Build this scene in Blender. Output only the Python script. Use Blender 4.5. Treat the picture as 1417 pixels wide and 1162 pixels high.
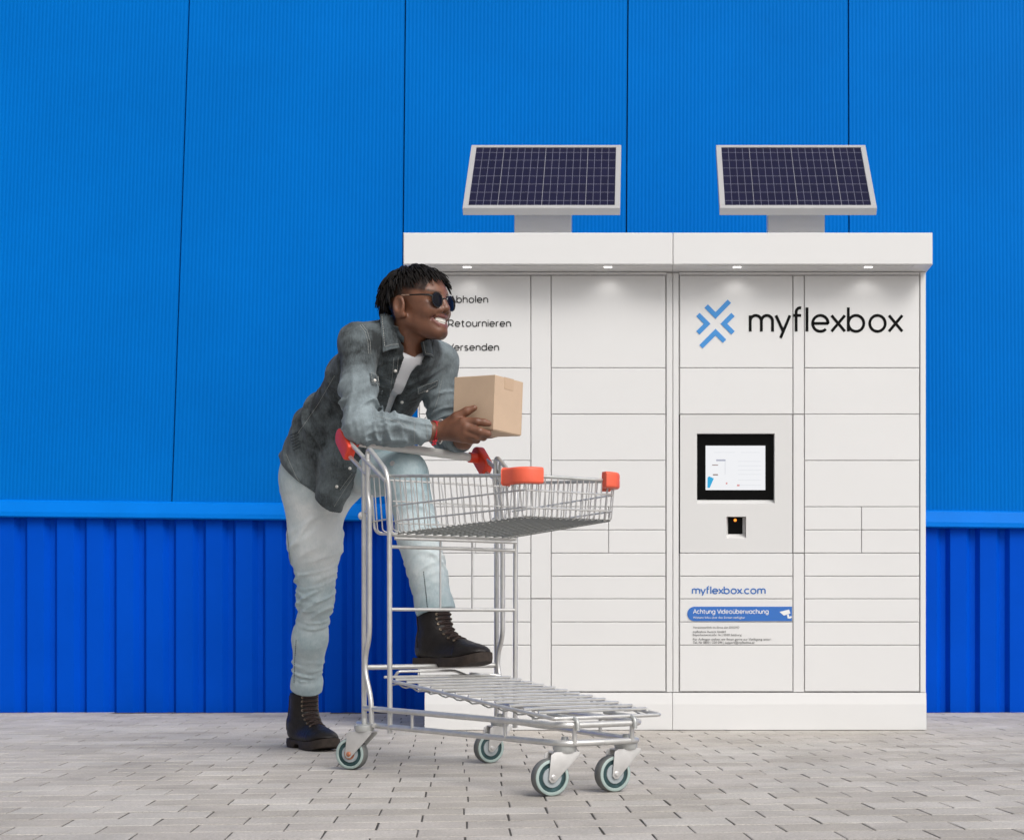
import bpy, bmesh, math, random
import numpy as np
from mathutils import Vector, Matrix
from mathutils.bvhtree import BVHTree

for o in list(bpy.data.objects):
    bpy.data.objects.remove(o)
sc = bpy.context.scene
col = sc.collection
random.seed(7)
RNG = np.random.default_rng(11)

# ------------------------------------------------------------------ camera
FPX, CAMH, VPX, VPY, IW, IH = 2200.0, 0.42, 890.0, 865.0, 1417.0, 1162.0
cam = bpy.data.cameras.new('camera')
camo = bpy.data.objects.new('camera', cam)
col.objects.link(camo)
camo.location = (0, 0, CAMH)
camo.rotation_euler = (math.pi / 2, 0, 0)
cam.sensor_width = 36.0
cam.lens = 36.0 * FPX / IW
cam.shift_x = -(VPX - IW / 2) / IW
cam.shift_y = (VPY - IH / 2) / IW
cam.clip_start = 0.05
cam.clip_end = 600
cam.dof.use_dof = True
cam.dof.focus_distance = 4.9
cam.dof.aperture_fstop = 14
sc.camera = camo

# ------------------------------------------------------------------ sky and sun
world = bpy.data.worlds.new('World')
sc.world = world
world.use_nodes = True
wn = world.node_tree
wn.nodes.clear()
wo = wn.nodes.new('ShaderNodeOutputWorld')
bg = wn.nodes.new('ShaderNodeBackground')
sky = wn.nodes.new('ShaderNodeTexSky')
hs = wn.nodes.new('ShaderNodeHueSaturation')
sky.sky_type = 'NISHITA'
sky.sun_disc = False
SUN_EL, SUN_AZ = math.radians(46), math.radians(142)      # azimuth clockwise from +Y
sky.sun_elevation = SUN_EL
sky.sun_rotation = SUN_AZ
sky.air_density = 1.0
sky.dust_density = 6.0
sky.ozone_density = 1.0
hs.inputs['Saturation'].default_value = 0.22
bg.inputs['Strength'].default_value = 0.135
wn.links.new(sky.outputs[0], hs.inputs['Color'])
wn.links.new(hs.outputs[0], bg.inputs['Color'])
wn.links.new(bg.outputs[0], wo.inputs[0])
sun = bpy.data.lights.new('sun', 'SUN')
suno = bpy.data.objects.new('sun', sun)
col.objects.link(suno)
sun.energy = 1.5
sun.angle = math.radians(28)
sun.color = (1.0, 0.96, 0.91)
sd = Vector((math.sin(SUN_AZ) * math.cos(SUN_EL), math.cos(SUN_AZ) * math.cos(SUN_EL), math.sin(SUN_EL)))
suno.rotation_euler = sd.to_track_quat('Z', 'Y').to_euler()
suno.location = (4, -6, 8)
sc.view_settings.view_transform = 'Standard'
sc.view_settings.look = 'None'
sc.view_settings.exposure = -0.11
sc.view_settings.gamma = 1.0

# ------------------------------------------------------------------ helpers
def V3(*a): return Vector(a)

def P(px, py, Y):
    """world point seen at photo pixel (px, py) at depth Y"""
    return Vector(((px - VPX) * Y / FPX, Y, CAMH - (py - VPY) * Y / FPX))

ORIG = {}

def link(o, parent=None):
    col.objects.link(o)
    if parent is not None:
        o.parent = parent
        ORIG[o.name] = ORIG[parent.name]
    return o

def thing(name, label, cat, loc, group=None):
    o = bpy.data.objects.new(name, None)
    o.empty_display_size = 0.1
    col.objects.link(o)
    o.location = loc
    ORIG[o.name] = Vector(loc)
    o['label'] = label
    o['category'] = cat
    if group: o['group'] = group
    return o

def mesh_obj(name, verts, faces, mat, parent=None, smooth=False, attrs=None):
    """one mesh object; verts in world space, made local to the thing's origin"""
    og = ORIG[parent.name] if parent is not None else Vector((0, 0, 0))
    v = np.asarray(verts, dtype=np.float64).reshape(-1, 3) - np.array(og)
    me = bpy.data.meshes.new(name)
    me.from_pydata([tuple(p) for p in v], [], [tuple(int(i) for i in f) for f in faces])
    me.materials.append(mat)
    if smooth:
        me.polygons.foreach_set('use_smooth', [True] * len(me.polygons))
    if attrs:
        for k, a in attrs.items():
            at = me.attributes.new(k, 'FLOAT', 'POINT')
            at.data.foreach_set('value', np.asarray(a, dtype=np.float32))
    me.update()
    o = bpy.data.objects.new(name, me)
    link(o, parent)
    if parent is None: ORIG[o.name] = Vector((0, 0, 0))
    return o

def fillet(pts, rad, n=5):
    pts = [Vector(p) for p in pts]
    out = [pts[0]]
    for i in range(1, len(pts) - 1):
        a, b, c = pts[i - 1], pts[i], pts[i + 1]
        d1, d2 = (a - b), (c - b)
        r = min(rad, d1.length * .48, d2.length * .48)
        p0, p2 = b + d1.normalized() * r, b + d2.normalized() * r
        for k in range(n + 1):
            t = k / n
            out.append(p0 * (1 - t) ** 2 + b * 2 * t * (1 - t) + p2 * t ** 2)
    out.append(pts[-1])
    return out

class MB:
    def __init__(s): s.v, s.f = [], []
    def add(s, vs, fs):
        b = len(s.v)
        s.v += [tuple(p) for p in vs]
        s.f += [tuple(i + b for i in f) for f in fs]
        return s
    def box(s, x0, x1, y0, y1, z0, z1, M=None):
        vs = [Vector((x, y, z)) for x in (x0, x1) for y in (y0, y1) for z in (z0, z1)]
        if M is not None: vs = [M @ p for p in vs]
        return s.add(vs, [(0, 1, 3, 2), (4, 6, 7, 5), (0, 4, 5, 1), (2, 3, 7, 6), (0, 2, 6, 4), (1, 5, 7, 3)])
    def front(s, x0, x1, z0, z1, y0, y1, ch):
        """slab whose front (y0) edges are chamfered"""
        a = [(x0 + ch, y0, z0 + ch), (x1 - ch, y0, z0 + ch), (x1 - ch, y0, z1 - ch), (x0 + ch, y0, z1 - ch)]
        b = [(x0, y0 + ch, z0), (x1, y0 + ch, z0), (x1, y0 + ch, z1), (x0, y0 + ch, z1)]
        c = [(x0, y1, z0), (x1, y1, z0), (x1, y1, z1), (x0, y1, z1)]
        fs = [(0, 1, 2, 3)]
        for k in range(4):
            n = (k + 1) % 4
            fs += [(k, 4 + k, 4 + n, n), (4 + k, 8 + k, 8 + n, 4 + n)]
        fs.append((11, 10, 9, 8))
        return s.add(a + b + c, fs)
    def prism(s, poly, d0, d1, mapf):
        """extrude 2-D polygon; mapf(a, b, d) -> world"""
        n = len(poly)
        vs = [mapf(a, b, d0) for a, b in poly] + [mapf(a, b, d1) for a, b in poly]
        fs = [tuple(range(n - 1, -1, -1)), tuple(range(n, 2 * n))]
        fs += [(k, (k + 1) % n, n + (k + 1) % n, n + k) for k in range(n)]
        return s.add(vs, fs)
    def tube(s, pts, r, n=8, closed=False, flat=1.0):
        pts = [Vector(p) for p in pts]
        m = len(pts)
        rs = r if hasattr(r, '__len__') else [r] * m
        tang = []
        for i in range(m):
            if closed: t = pts[(i + 1) % m] - pts[i - 1]
            else: t = pts[min(i + 1, m - 1)] - pts[max(i - 1, 0)]
            tang.append(t.normalized() if t.length > 1e-9 else Vector((0, 0, 1)))
        up = Vector((0, 0, 1)) if abs(tang[0].z) < .9 else Vector((1, 0, 0))
        nrm = (up - tang[0] * up.dot(tang[0])).normalized()
        vs = []
        for i in range(m):
            nrm = (nrm - tang[i] * nrm.dot(tang[i]))
            nrm.normalize()
            bi = tang[i].cross(nrm)
            for k in range(n):
                a = 2 * math.pi * k / n
                vs.append(pts[i] + nrm * (math.cos(a) * rs[i] * flat) + bi * (math.sin(a) * rs[i]))
        fs = []
        for i in range(m if closed else m - 1):
            j = (i + 1) % m
            for k in range(n):
                l = (k + 1) % n
                fs.append((i * n + k, i * n + l, j * n + l, j * n + k))
        if not closed:
            fs += [tuple(range(n - 1, -1, -1)), tuple((m - 1) * n + k for k in range(n))]
        return s.add(vs, fs)
    def lathe(s, prof, c, ax, n=24, cap=True):
        """profile of (radius, height along ax) turned about ax through c; closed at both ends"""
        ax = Vector(ax).normalized()
        up = Vector((0, 0, 1)) if abs(ax.z) < .9 else Vector((1, 0, 0))
        e1 = (up - ax * up.dot(ax)).normalized(); e2 = ax.cross(e1)
        c = Vector(c); vs = []
        for r, hgt in prof:
            for k in range(n):
                a = 2 * math.pi * k / n
                vs.append(c + ax * hgt + e1 * (r * math.cos(a)) + e2 * (r * math.sin(a)))
        fs = []
        for i in range(len(prof) - 1):
            for k in range(n):
                l = (k + 1) % n
                fs.append((i * n + k, i * n + l, (i + 1) * n + l, (i + 1) * n + k))
        if cap: fs += [tuple(range(n - 1, -1, -1)), tuple((len(prof) - 1) * n + k for k in range(n))]
        return s.add(vs, fs)
    def build(s, name, mat, parent=None, smooth=False, bevel=0, segs=2):
        o = mesh_obj(name, s.v, s.f, mat, parent, False)
        bm = bmesh.new(); bm.from_mesh(o.data)
        if bevel:
            bmesh.ops.bevel(bm, geom=[e for e in bm.edges if e.is_manifold and e.calc_face_angle(0) > .5], offset=bevel,
                            segments=segs, affect='EDGES', profile=.6, clamp_overlap=True)
        bmesh.ops.recalc_face_normals(bm, faces=bm.faces)
        bm.to_mesh(o.data); bm.free()
        if smooth:
            o.data.polygons.foreach_set('use_smooth', [True] * len(o.data.polygons))
            o.data.set_sharp_from_angle(angle=math.radians(50))
        return o

# ------------------------------------------------------------------ materials
def new_mat(name):
    m = bpy.data.materials.new(name); m.use_nodes = True
    nt = m.node_tree
    return m, nt, nt.nodes['Principled BSDF']

def N(nt, t, **kw):
    n = nt.nodes.new(t)
    for k, v in kw.items():
        if k in n.inputs: n.inputs[k].default_value = v
        else: setattr(n, k, v)
    return n

def mat(name, rgb, rough=.5, metal=0.0, var=0.0, vscale=8.0, bump=0.0, bscale=60.0, coat=0.0, spec=.5, sss=0.0, emit=None, es=1.0, rvar=0.0, rand=0.0):
    m, nt, b = new_mat(name)
    b.inputs['Base Color'].default_value = (*rgb, 1)
    b.inputs['Roughness'].default_value = rough
    b.inputs['Metallic'].default_value = metal
    b.inputs['Specular IOR Level'].default_value = spec
    if coat:
        b.inputs['Coat Weight'].default_value = coat; b.inputs['Coat Roughness'].default_value = .15
    if sss:
        b.inputs['Subsurface Weight'].default_value = sss; b.inputs['Subsurface Radius'].default_value = (.02, .007, .004); b.inputs['Subsurface Scale'].default_value = .3
    if emit:
        b.inputs['Emission Color'].default_value = (*emit, 1); b.inputs['Emission Strength'].default_value = es
    L = nt.links
    if var or bump or rvar or rand:
        tc = N(nt, 'ShaderNodeTexCoord')
    if var or rand:
        no = N(nt, 'ShaderNodeTexNoise', Scale=vscale, Detail=6.0, Roughness=.6)
        L.new(tc.outputs['Object'], no.inputs['Vector'])
        mr = N(nt, 'ShaderNodeMapRange'); mr.inputs[1].default_value = .3; mr.inputs[2].default_value = .7
        mr.inputs[3].default_value = 1 - var; mr.inputs[4].default_value = 1 + var
        L.new(no.outputs[0], mr.inputs[0])
        src = mr.outputs[0]
        if rand:
            oi = N(nt, 'ShaderNodeObjectInfo'); m2 = N(nt, 'ShaderNodeMapRange')
            m2.inputs[3].default_value = 1 - rand; m2.inputs[4].default_value = 1 + rand
            L.new(oi.outputs['Random'], m2.inputs[0])
            mm = N(nt, 'ShaderNodeMath', operation='MULTIPLY'); L.new(src, mm.inputs[0]); L.new(m2.outputs[0], mm.inputs[1]); src = mm.outputs[0]
        vm = N(nt, 'ShaderNodeVectorMath', operation='SCALE'); vm.inputs[0].default_value = rgb
        L.new(src, vm.inputs['Scale']); L.new(vm.outputs[0], b.inputs['Base Color'])
    if rvar:
        n2 = N(nt, 'ShaderNodeTexNoise', Scale=vscale * 2.3, Detail=5.0)
        L.new(tc.outputs['Object'], n2.inputs['Vector'])
        m3 = N(nt, 'ShaderNodeMapRange'); m3.inputs[3].default_value = rough - rvar; m3.inputs[4].default_value = rough + rvar
        L.new(n2.outputs[0], m3.inputs[0]); L.new(m3.outputs[0], b.inputs['Roughness'])
    if bump:
        n3 = N(nt, 'ShaderNodeTexNoise', Scale=bscale, Detail=6.0, Roughness=.65)
        L.new(tc.outputs['Object'], n3.inputs['Vector'])
        bp = N(nt, 'ShaderNodeBump', Strength=bump, Distance=.004)
        L.new(n3.outputs[0], bp.inputs['Height']); L.new(bp.outputs[0], b.inputs['Normal'])
    return m

M = {}
M['blue_up'] = mat('blue_cladding_paint', (.0, .150, .555), .5, var=.07, vscale=1.1, rvar=.06, spec=.03)
M['blue_low'] = mat('blue_sheet_paint', (.0, .072, .54), .45, var=.06, vscale=2.2, rvar=.08, spec=.04)
M['blue_trim'] = mat('blue_trim_paint', (.0, .175, .68), .42, var=.06, vscale=3.0, spec=.06)
M['blue_dark'] = mat('dark_joint', (.0, .035, .22), .7)
M['white'] = mat('locker_white_paint', (.73, .729, .727), .45, var=.012, vscale=3.0, bump=.02, bscale=400, rvar=.04)
M['white2'] = mat('terminal_grey_paint', (.675, .673, .668), .45, var=.012, vscale=3.0)
M['gap'] = mat('locker_gap_dark', (.58, .575, .57), .7)
M['black'] = mat('black_glass', (.002, .002, .002), .25, spec=.12)
M['ink'] = mat('black_ink', (.004, .004, .004), .6, spec=.1)
M['ink2'] = mat('grey_ink', (.02, .02, .02), .6, spec=.1)
M['inkblue'] = mat('blue_ink', (.035, .15, .46), .5)
M['logo'] = mat('logo_blue_ink', (.05, .27, .65), .5)
M['banner'] = mat('banner_blue', (.03, .15, .50), .5)
M['inkwhite'] = mat('white_ink', (.8, .8, .8), .5)
M['display'] = mat('display_light', (.02, .02, .02), .3, emit=(.96, .97, 1.0), es=.93)
M['led'] = mat('led_light', (1, 1, 1), .4, emit=(1, .98, .94), es=2.5)
M['amber'] = mat('amber_light', (1, .3, .05), .4, emit=(1, .28, .03), es=1.7)
M['map1'] = mat('map_blue', (.0, .02, .05), .4, emit=(.02, .45, .8), es=.85)
M['map2'] = mat('map_grey', (.05, .05, .05), .4, emit=(.45, .47, .6), es=.8)
M['map3'] = mat('map_dark', (.1, .06, .05), .4, emit=(.2,.12,.1), es=.6)
M['map4'] = mat('map_red', (.05, .02, .02), .4, emit=(.75, .3, .3), es=.85)
M['map5'] = mat('map_faint', (.05, .05, .05), .4, emit=(.8, .82, .86), es=.9)
M['alu'] = mat('anodised_frame', (.46, .455, .45), .5, metal=.2, var=.02)
M['cell'] = mat('solar_cell_glass', (.012, .011, .032), .4, rand=.10, var=.04, spec=.10)
M['backsheet'] = mat('solar_grid_lines', (.19, .19, .25), .35)
M['busbar'] = mat('solar_busbar', (.30, .30, .33), .4)
M['zinc'] = mat('zinc_wire', (.66, .655, .64), .34, metal=.62, var=.10, vscale=25, rvar=.1)
M['zinc_dull'] = mat('zinc_dull', (.50, .51, .50), .48, metal=.5, var=.12, vscale=20, rvar=.1)
M['steel'] = mat('pressed_steel', (.62, .61, .60), .40, metal=.5, var=.10, vscale=30, rvar=.12, bump=.08, bscale=150)
M['tyre'] = mat('grey_rubber', (.16, .165, .16), .65, var=.12, vscale=30)
M['tyre_side'] = mat('pale_green_rubber', (.36, .45, .43), .5, var=.08, vscale=40)
M['rim'] = mat('teal_rim_plastic', (.06, .13, .14), .5, var=.1, vscale=40)
M['hub'] = mat('hub_plastic', (.34, .38, .40), .45, var=.1, vscale=40)
M['rust'] = mat('rusty_bolt', (.45, .18, .10), .6, metal=.3, var=.2, vscale=60)
M['floorwire'] = mat('shaded_floor_wire', (.26, .27, .26), .55, metal=.3, var=.1, vscale=20)  # darker than the other wires: shadow on their undersides put into the colour
M['red'] = mat('red_plastic', (.78, .060, .025), .40, var=.07, vscale=14, bump=.06, bscale=120, rvar=.06)
M['orange'] = mat('faded_red_plastic', (.80, .125, .065), .48, var=.08, vscale=18, bump=.08, bscale=120, rvar=.06)
M['handle'] = mat('white_handle_plastic', (.74, .73, .71), .35, var=.04, vscale=10)
M['card'] = mat('cardboard', (.56, .41, .29), .8, var=.06, vscale=9, bump=.06, bscale=90)
M['tape'] = mat('paper_tape', (.54, .385, .262), .55)
M['hair'] = mat('black_hair', (.006, .0045, .004), .7, var=.4, vscale=90, spec=.2, bump=.3, bscale=300)
M['teeth'] = mat('teeth', (.75, .72, .66), .3)
M['tee'] = mat('white_cotton', (.74, .75, .78), .85, var=.03, vscale=12, bump=.10, bscale=40)
M['boot'] = mat('dark_brown_leather', (.0095, .0068, .0064), .46, var=.45, vscale=30, bump=.45, bscale=70, rvar=.14, spec=.35)
M['sole'] = mat('brown_rubber_sole', (.036, .025, .019), .75, var=.4, vscale=50, bump=.4, bscale=90)
M['lace'] = mat('brown_lace', (.032, .018, .015), .8, var=.3, vscale=120)
M['eyelet'] = mat('dull_brass', (.25, .20, .15), .4, metal=.8)
M['stitch'] = mat('pale_thread', (.34, .35, .34), .85)
M['stud'] = mat('pearl_stud', (.72, .70, .66), .3)
M['darkthread'] = mat('dark_thread', (.03, .04, .05), .85)
M['bead'] = mat('red_thread', (.42, .015, .025), .7, var=.4, vscale=140)
M['cordwhite'] = mat('white_cord', (.75, .73, .70), .7)
M['shade'] = mat('sunglass_frame', (.008, .007, .007), .25)
M['lens'] = mat('sunglass_lens', (.003, .003, .006), .12, spec=.25)
M['tort'] = mat('temple_tip', (.30, .20, .15), .3)

def skin_mat():
    m, nt, b = new_mat('brown_skin'); L = nt.links
    tc = N(nt, 'ShaderNodeTexCoord')
    n1 = N(nt, 'ShaderNodeTexNoise', Scale=22.0, Detail=9.0)
    L.new(tc.outputs['Object'], n1.inputs['Vector'])
    r = N(nt, 'ShaderNodeValToRGB')
    r.color_ramp.elements[0].position = .3; r.color_ramp.elements[0].color = (.125, .051, .028, 1)
    r.color_ramp.elements[1].position = .72; r.color_ramp.elements[1].color = (.21, .092, .054, 1)
    L.new(n1.outputs[0], r.inputs[0])
    at = N(nt, 'ShaderNodeAttribute', attribute_name='lip')
    mx = N(nt, 'ShaderNodeMix', data_type='RGBA'); mx.inputs[7].default_value = (.17, .062, .052, 1)
    L.new(at.outputs['Fac'], mx.inputs[0]); L.new(r.outputs[0], mx.inputs[6])
    a2 = N(nt, 'ShaderNodeAttribute', attribute_name='beard')
    m2 = N(nt, 'ShaderNodeMix', data_type='RGBA'); m2.inputs[7].default_value = (.022, .014, .011, 1)
    L.new(a2.outputs['Fac'], m2.inputs[0]); L.new(mx.outputs[2], m2.inputs[6])
    L.new(m2.outputs[2], b.inputs['Base Color'])
    b.inputs['Roughness'].default_value = .42
    b.inputs['Subsurface Weight'].default_value = .12; b.inputs['Subsurface Radius'].default_value = (.02, .006, .003); b.inputs['Subsurface Scale'].default_value = .25
    n2 = N(nt, 'ShaderNodeTexNoise', Scale=260.0, Detail=3.0); L.new(tc.outputs['Object'], n2.inputs['Vector'])
    bp = N(nt, 'ShaderNodeBump', Strength=.28, Distance=.002); L.new(n2.outputs[0], bp.inputs['Height']); L.new(bp.outputs[0], b.inputs['Normal'])
    return m
M['skin'] = skin_mat()

def denim_mat(name, dark, light, var=.35, weave=.25):
    """washed denim: 'fade' holds the garment's own wash (worn sleeves, worn thighs) plus a painted sunlit thigh highlight"""
    m, nt, b = new_mat(name); L = nt.links
    tc = N(nt, 'ShaderNodeTexCoord')
    at = N(nt, 'ShaderNodeAttribute', attribute_name='fade')
    n1 = N(nt, 'ShaderNodeTexNoise', Scale=16.0, Detail=8.0, Roughness=.65); L.new(tc.outputs['Object'], n1.inputs['Vector'])
    mp = N(nt, 'ShaderNodeMapping'); mp.inputs['Scale'].default_value = (260, 260, 60); L.new(tc.outputs['Object'], mp.inputs['Vector'])
    n2 = N(nt, 'ShaderNodeTexNoise', Scale=1.0, Detail=3.0); L.new(mp.outputs[0], n2.inputs['Vector'])
    a = N(nt, 'ShaderNodeMath', operation='MULTIPLY_ADD'); a.inputs[1].default_value = var * 2; L.new(n1.outputs[0], a.inputs[0])
    s1 = N(nt, 'ShaderNodeMath', operation='ADD'); s1.inputs[1].default_value = -var; L.new(at.outputs['Fac'], s1.inputs[0]); L.new(s1.outputs[0], a.inputs[2])
    c = N(nt, 'ShaderNodeMath', operation='MULTIPLY_ADD'); c.inputs[1].default_value = weave; L.new(n2.outputs[0], c.inputs[0]); L.new(a.outputs[0], c.inputs[2])
    c2 = N(nt, 'ShaderNodeMath', operation='ADD'); c2.inputs[1].default_value = -weave * .5; c2.use_clamp = True; L.new(c.outputs[0], c2.inputs[0])
    mx = N(nt, 'ShaderNodeMix', data_type='RGBA'); mx.inputs[6].default_value = (*dark, 1); mx.inputs[7].default_value = (*light, 1)
    L.new(c2.outputs[0], mx.inputs[0]); L.new(mx.outputs[2], b.inputs['Base Color'])
    b.inputs['Roughness'].default_value = .85; b.inputs['Specular IOR Level'].default_value = .25
    b.inputs['Sheen Weight'].default_value = .08
    n4 = N(nt, 'ShaderNodeTexNoise', Scale=34.0, Detail=5.0); L.new(tc.outputs['Object'], n4.inputs['Vector'])
    b1 = N(nt, 'ShaderNodeBump', Strength=.35, Distance=.006); L.new(n4.outputs[0], b1.inputs['Height'])
    b2 = N(nt, 'ShaderNodeBump', Strength=.25, Distance=.001); L.new(n2.outputs[0], b2.inputs['Height']); L.new(b1.outputs[0], b2.inputs['Normal'])
    L.new(b2.outputs[0], b.inputs['Normal'])
    return m
M['denim'] = denim_mat('charcoal_denim', (.024, .028, .030), (.32, .385, .415), .5, .3)
M['jeans'] = denim_mat('pale_denim', (.22, .345, .39), (.76, .79, .79), .42, .28)

def brick_mat():
    m, nt, b = new_mat('concrete_paver'); L = nt.links
    geo = N(nt, 'ShaderNodeNewGeometry'); oi = N(nt, 'ShaderNodeObjectInfo')
    ad = N(nt, 'ShaderNodeMath', operation='ADD'); L.new(geo.outputs['Random Per Island'], ad.inputs[0]); L.new(oi.outputs['Random'], ad.inputs[1])
    fr = N(nt, 'ShaderNodeMath', operation='FRACT'); L.new(ad.outputs[0], fr.inputs[0])
    r = N(nt, 'ShaderNodeValToRGB')
    r.color_ramp.elements[0].color = (.41, .380, .345, 1); r.color_ramp.elements[1].color = (.505, .478, .446, 1)
    e = r.color_ramp.elements.new(.5); e.color = (.465, .432, .400, 1)
    L.new(fr.outputs[0], r.inputs[0])
    n1 = N(nt, 'ShaderNodeTexNoise', Scale=3.0, Detail=8.0, Roughness=.7); L.new(geo.outputs['Position'], n1.inputs['Vector'])
    n2 = N(nt, 'ShaderNodeTexNoise', Scale=150.0, Detail=4.0, Roughness=.7); L.new(geo.outputs['Position'], n2.inputs['Vector'])
    m1 = N(nt, 'ShaderNodeMapRange'); m1.inputs[1].default_value = .3; m1.inputs[2].default_value = .7; m1.inputs[3].default_value = .76; m1.inputs[4].default_value = 1.16; L.new(n1.outputs[0], m1.inputs[0])
    m2 = N(nt, 'ShaderNodeMapRange'); m2.inputs[1].default_value = .3; m2.inputs[2].default_value = .7; m2.inputs[3].default_value = .72; m2.inputs[4].default_value = 1.2; L.new(n2.outputs[0], m2.inputs[0])
    mu = N(nt, 'ShaderNodeMath', operation='MULTIPLY'); L.new(m1.outputs[0], mu.inputs[0]); L.new(m2.outputs[0], mu.inputs[1])
    vm = N(nt, 'ShaderNodeVectorMath', operation='SCALE'); L.new(r.outputs[0], vm.inputs[0]); L.new(mu.outputs[0], vm.inputs['Scale'])
    L.new(vm.outputs[0], b.inputs['Base Color'])
    b.inputs['Roughness'].default_value = .85; b.inputs['Specular IOR Level'].default_value = .3
    bp = N(nt, 'ShaderNodeBump', Strength=.35, Distance=.003); L.new(n2.outputs[0], bp.inputs['Height']); L.new(bp.outputs[0], b.inputs['Normal'])
    return m
M['brick'] = brick_mat()

def sand_mat():
    """jointing sand near by, the same paving seen from far off beyond it"""
    m, nt, b = new_mat('joint_sand'); L = nt.links
    geo = N(nt, 'ShaderNodeNewGeometry')
    n = N(nt, 'ShaderNodeTexNoise', Scale=90.0, Detail=5.0); L.new(geo.outputs['Position'], n.inputs['Vector'])
    r = N(nt, 'ShaderNodeValToRGB')
    r.color_ramp.elements[0].position = .35; r.color_ramp.elements[0].color = (.03, .027, .023, 1)
    r.color_ramp.elements[1].position = .7; r.color_ramp.elements[1].color = (.075, .068, .06, 1)
    L.new(n.outputs[0], r.inputs[0]); L.new(r.outputs[0], b.inputs['Base Color'])
    b.inputs['Roughness'].default_value = .95
    return m
M['sand'] = sand_mat()
def far_pave():
    m, nt, b = new_mat('far_paving'); L = nt.links
    geo = N(nt, 'ShaderNodeNewGeometry')
    mp = N(nt, 'ShaderNodeMapping'); mp.inputs['Rotation'].default_value = (0, 0, math.radians(-6.3)); L.new(geo.outputs['Position'], mp.inputs['Vector'])
    br = N(nt, 'ShaderNodeTexBrick', Scale=1.0); br.inputs['Brick Width'].default_value = .187; br.inputs['Row Height'].default_value = .125
    br.inputs['Mortar Size'].default_value = .004
    br.inputs['Color1'].default_value = (.40, .38, .36, 1); br.inputs['Color2'].default_value = (.42, .40, .37, 1); br.inputs['Mortar'].default_value = (.12, .11, .1, 1)
    L.new(mp.outputs[0], br.inputs['Vector']); L.new(br.outputs[0], b.inputs['Base Color'])
    b.inputs['Roughness'].default_value = .9
    return m
M['far'] = far_pave()

# ------------------------------------------------------------------ ground
BX0, BX1, BY0, BY1 = -6.0, 5.0, 0.7, 7.66
mb = MB()
Rg = 160.0
# one sheet: sand bed under the built pavers and far paving around it
xs = [-Rg, BX0, BX1, Rg]; ys = [-Rg, BY0, BY1 + .6, Rg]
vs = [(x, y, -.0016) for i, x in enumerate(xs) for j, y in enumerate(ys)]
fs = [(i * 4 + j, (i + 1) * 4 + j, (i + 1) * 4 + j + 1, i * 4 + j + 1) for i in range(3) for j in range(3)]
pav = mesh_obj('pavement', vs, fs, M['sand'])
pav.data.materials.append(M['far'])
for k, p in enumerate(pav.data.polygons): p.material_index = 0 if k == 4 else 1
pav['kind'] = 'structure'
pav['label'] = 'grey concrete block paving laid in rows before the blue wall'

ANG = math.radians(6.36)
bw, bd, bj = .187, .125, .0042
def brick_shape(w, d, hgt, ch, rs):
    r = random.Random(rs)
    j = lambda s: r.uniform(-s, s)
    x, y = w / 2, d / 2
    top = [(-x + ch + j(.001), -y + ch + j(.001), 0), (x - ch + j(.001), -y + ch + j(.001), 0), (x - ch + j(.001), y - ch + j(.001), 0), (-x + ch + j(.001), y - ch + j(.001), 0)]
    mid = [(-x + j(.0012), -y + j(.0012), -ch), (x + j(.0012), -y + j(.0012), -ch), (x + j(.0012), y + j(.0012), -ch), (-x + j(.0012), y + j(.0012), -ch)]
    bot = [(a, b, -hgt) for a, b, c in mid]
    fs = [(0, 1, 2, 3)]
    for k in range(4):
        n = (k + 1) % 4
        fs += [(k, 4 + k, 4 + n, n), (4 + k, 8 + k, 8 + n, 4 + n)]
    return top + mid + bot, fs
shapes = [brick_shape(bw - bj, bd - .0095, .03, .0012, k) for k in range(6)]
bmeshes = []
for k, (v, f) in enumerate(shapes):
    me = bpy.data.meshes.new('brick'); me.from_pydata(v, [], f); me.materials.append(M['brick']); bmeshes.append(me)
ca, sa = math.cos(ANG), math.sin(ANG)
cand = []
for r in range(-12, 95):
    off = (bw / 2 if r % 2 else 0) + random.uniform(-.012, .012)
    for c in range(-45, 45):
        a, b = c * bw + off, r * bd
        x, y = ca * a - sa * b, sa * a + ca * b
        if BX0 < x < BX1 and BY0 < y < BY1 - .02:
            px, py = VPX + x * FPX / y, VPY + CAMH * FPX / y
            vis = -40 < px < IW + 40 and py < IH + 12 and not (550 < px < 1320 and y > 6.5)
            cand.append((0 if vis else 1, y, x))
cand.sort()
rest = MB()
for i, (nv, y, x) in enumerate(cand):
    tz = random.uniform(-.0004, .0005)
    tx, ty = random.uniform(-.004, .004), random.uniform(-.004, .004)
    k = random.randrange(6)
    rz = ANG + random.uniform(-.008, .008)
    if i < 300:
        o = bpy.data.objects.new('brick', bmeshes[k]); o.location = (x, y, tz); o.rotation_euler = (tx, ty, rz)
        link(o, pav)
    else:
        Mx = Matrix.Translation((x, y, tz)) @ Matrix.Rotation(rz, 4, 'Z') @ Matrix.Rotation(tx, 4, 'X') @ Matrix.Rotation(ty, 4, 'Y')
        rest.add([Mx @ Vector(p) for p in shapes[k][0]], shapes[k][1])
ro = rest.build('paving_bricks', M['brick'], pav)
ro['kind'] = 'stuff'

# ------------------------------------------------------------------ blue wall
WY = 7.70
wall = thing('factory_wall', 'bright blue metal-clad factory wall with ribbed upper panels', 'wall', (0, WY, 0))
def wx(px): return (px - VPX) * WY / FPX
def wz(py): return CAMH - (py - VPY) * WY / FPX
WT = 5.2
core = MB().box(-8.0, 6.5, WY + .05, WY + .30, -.05, WT)
core.build('wall_core', M['blue_dark'], wall)
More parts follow.
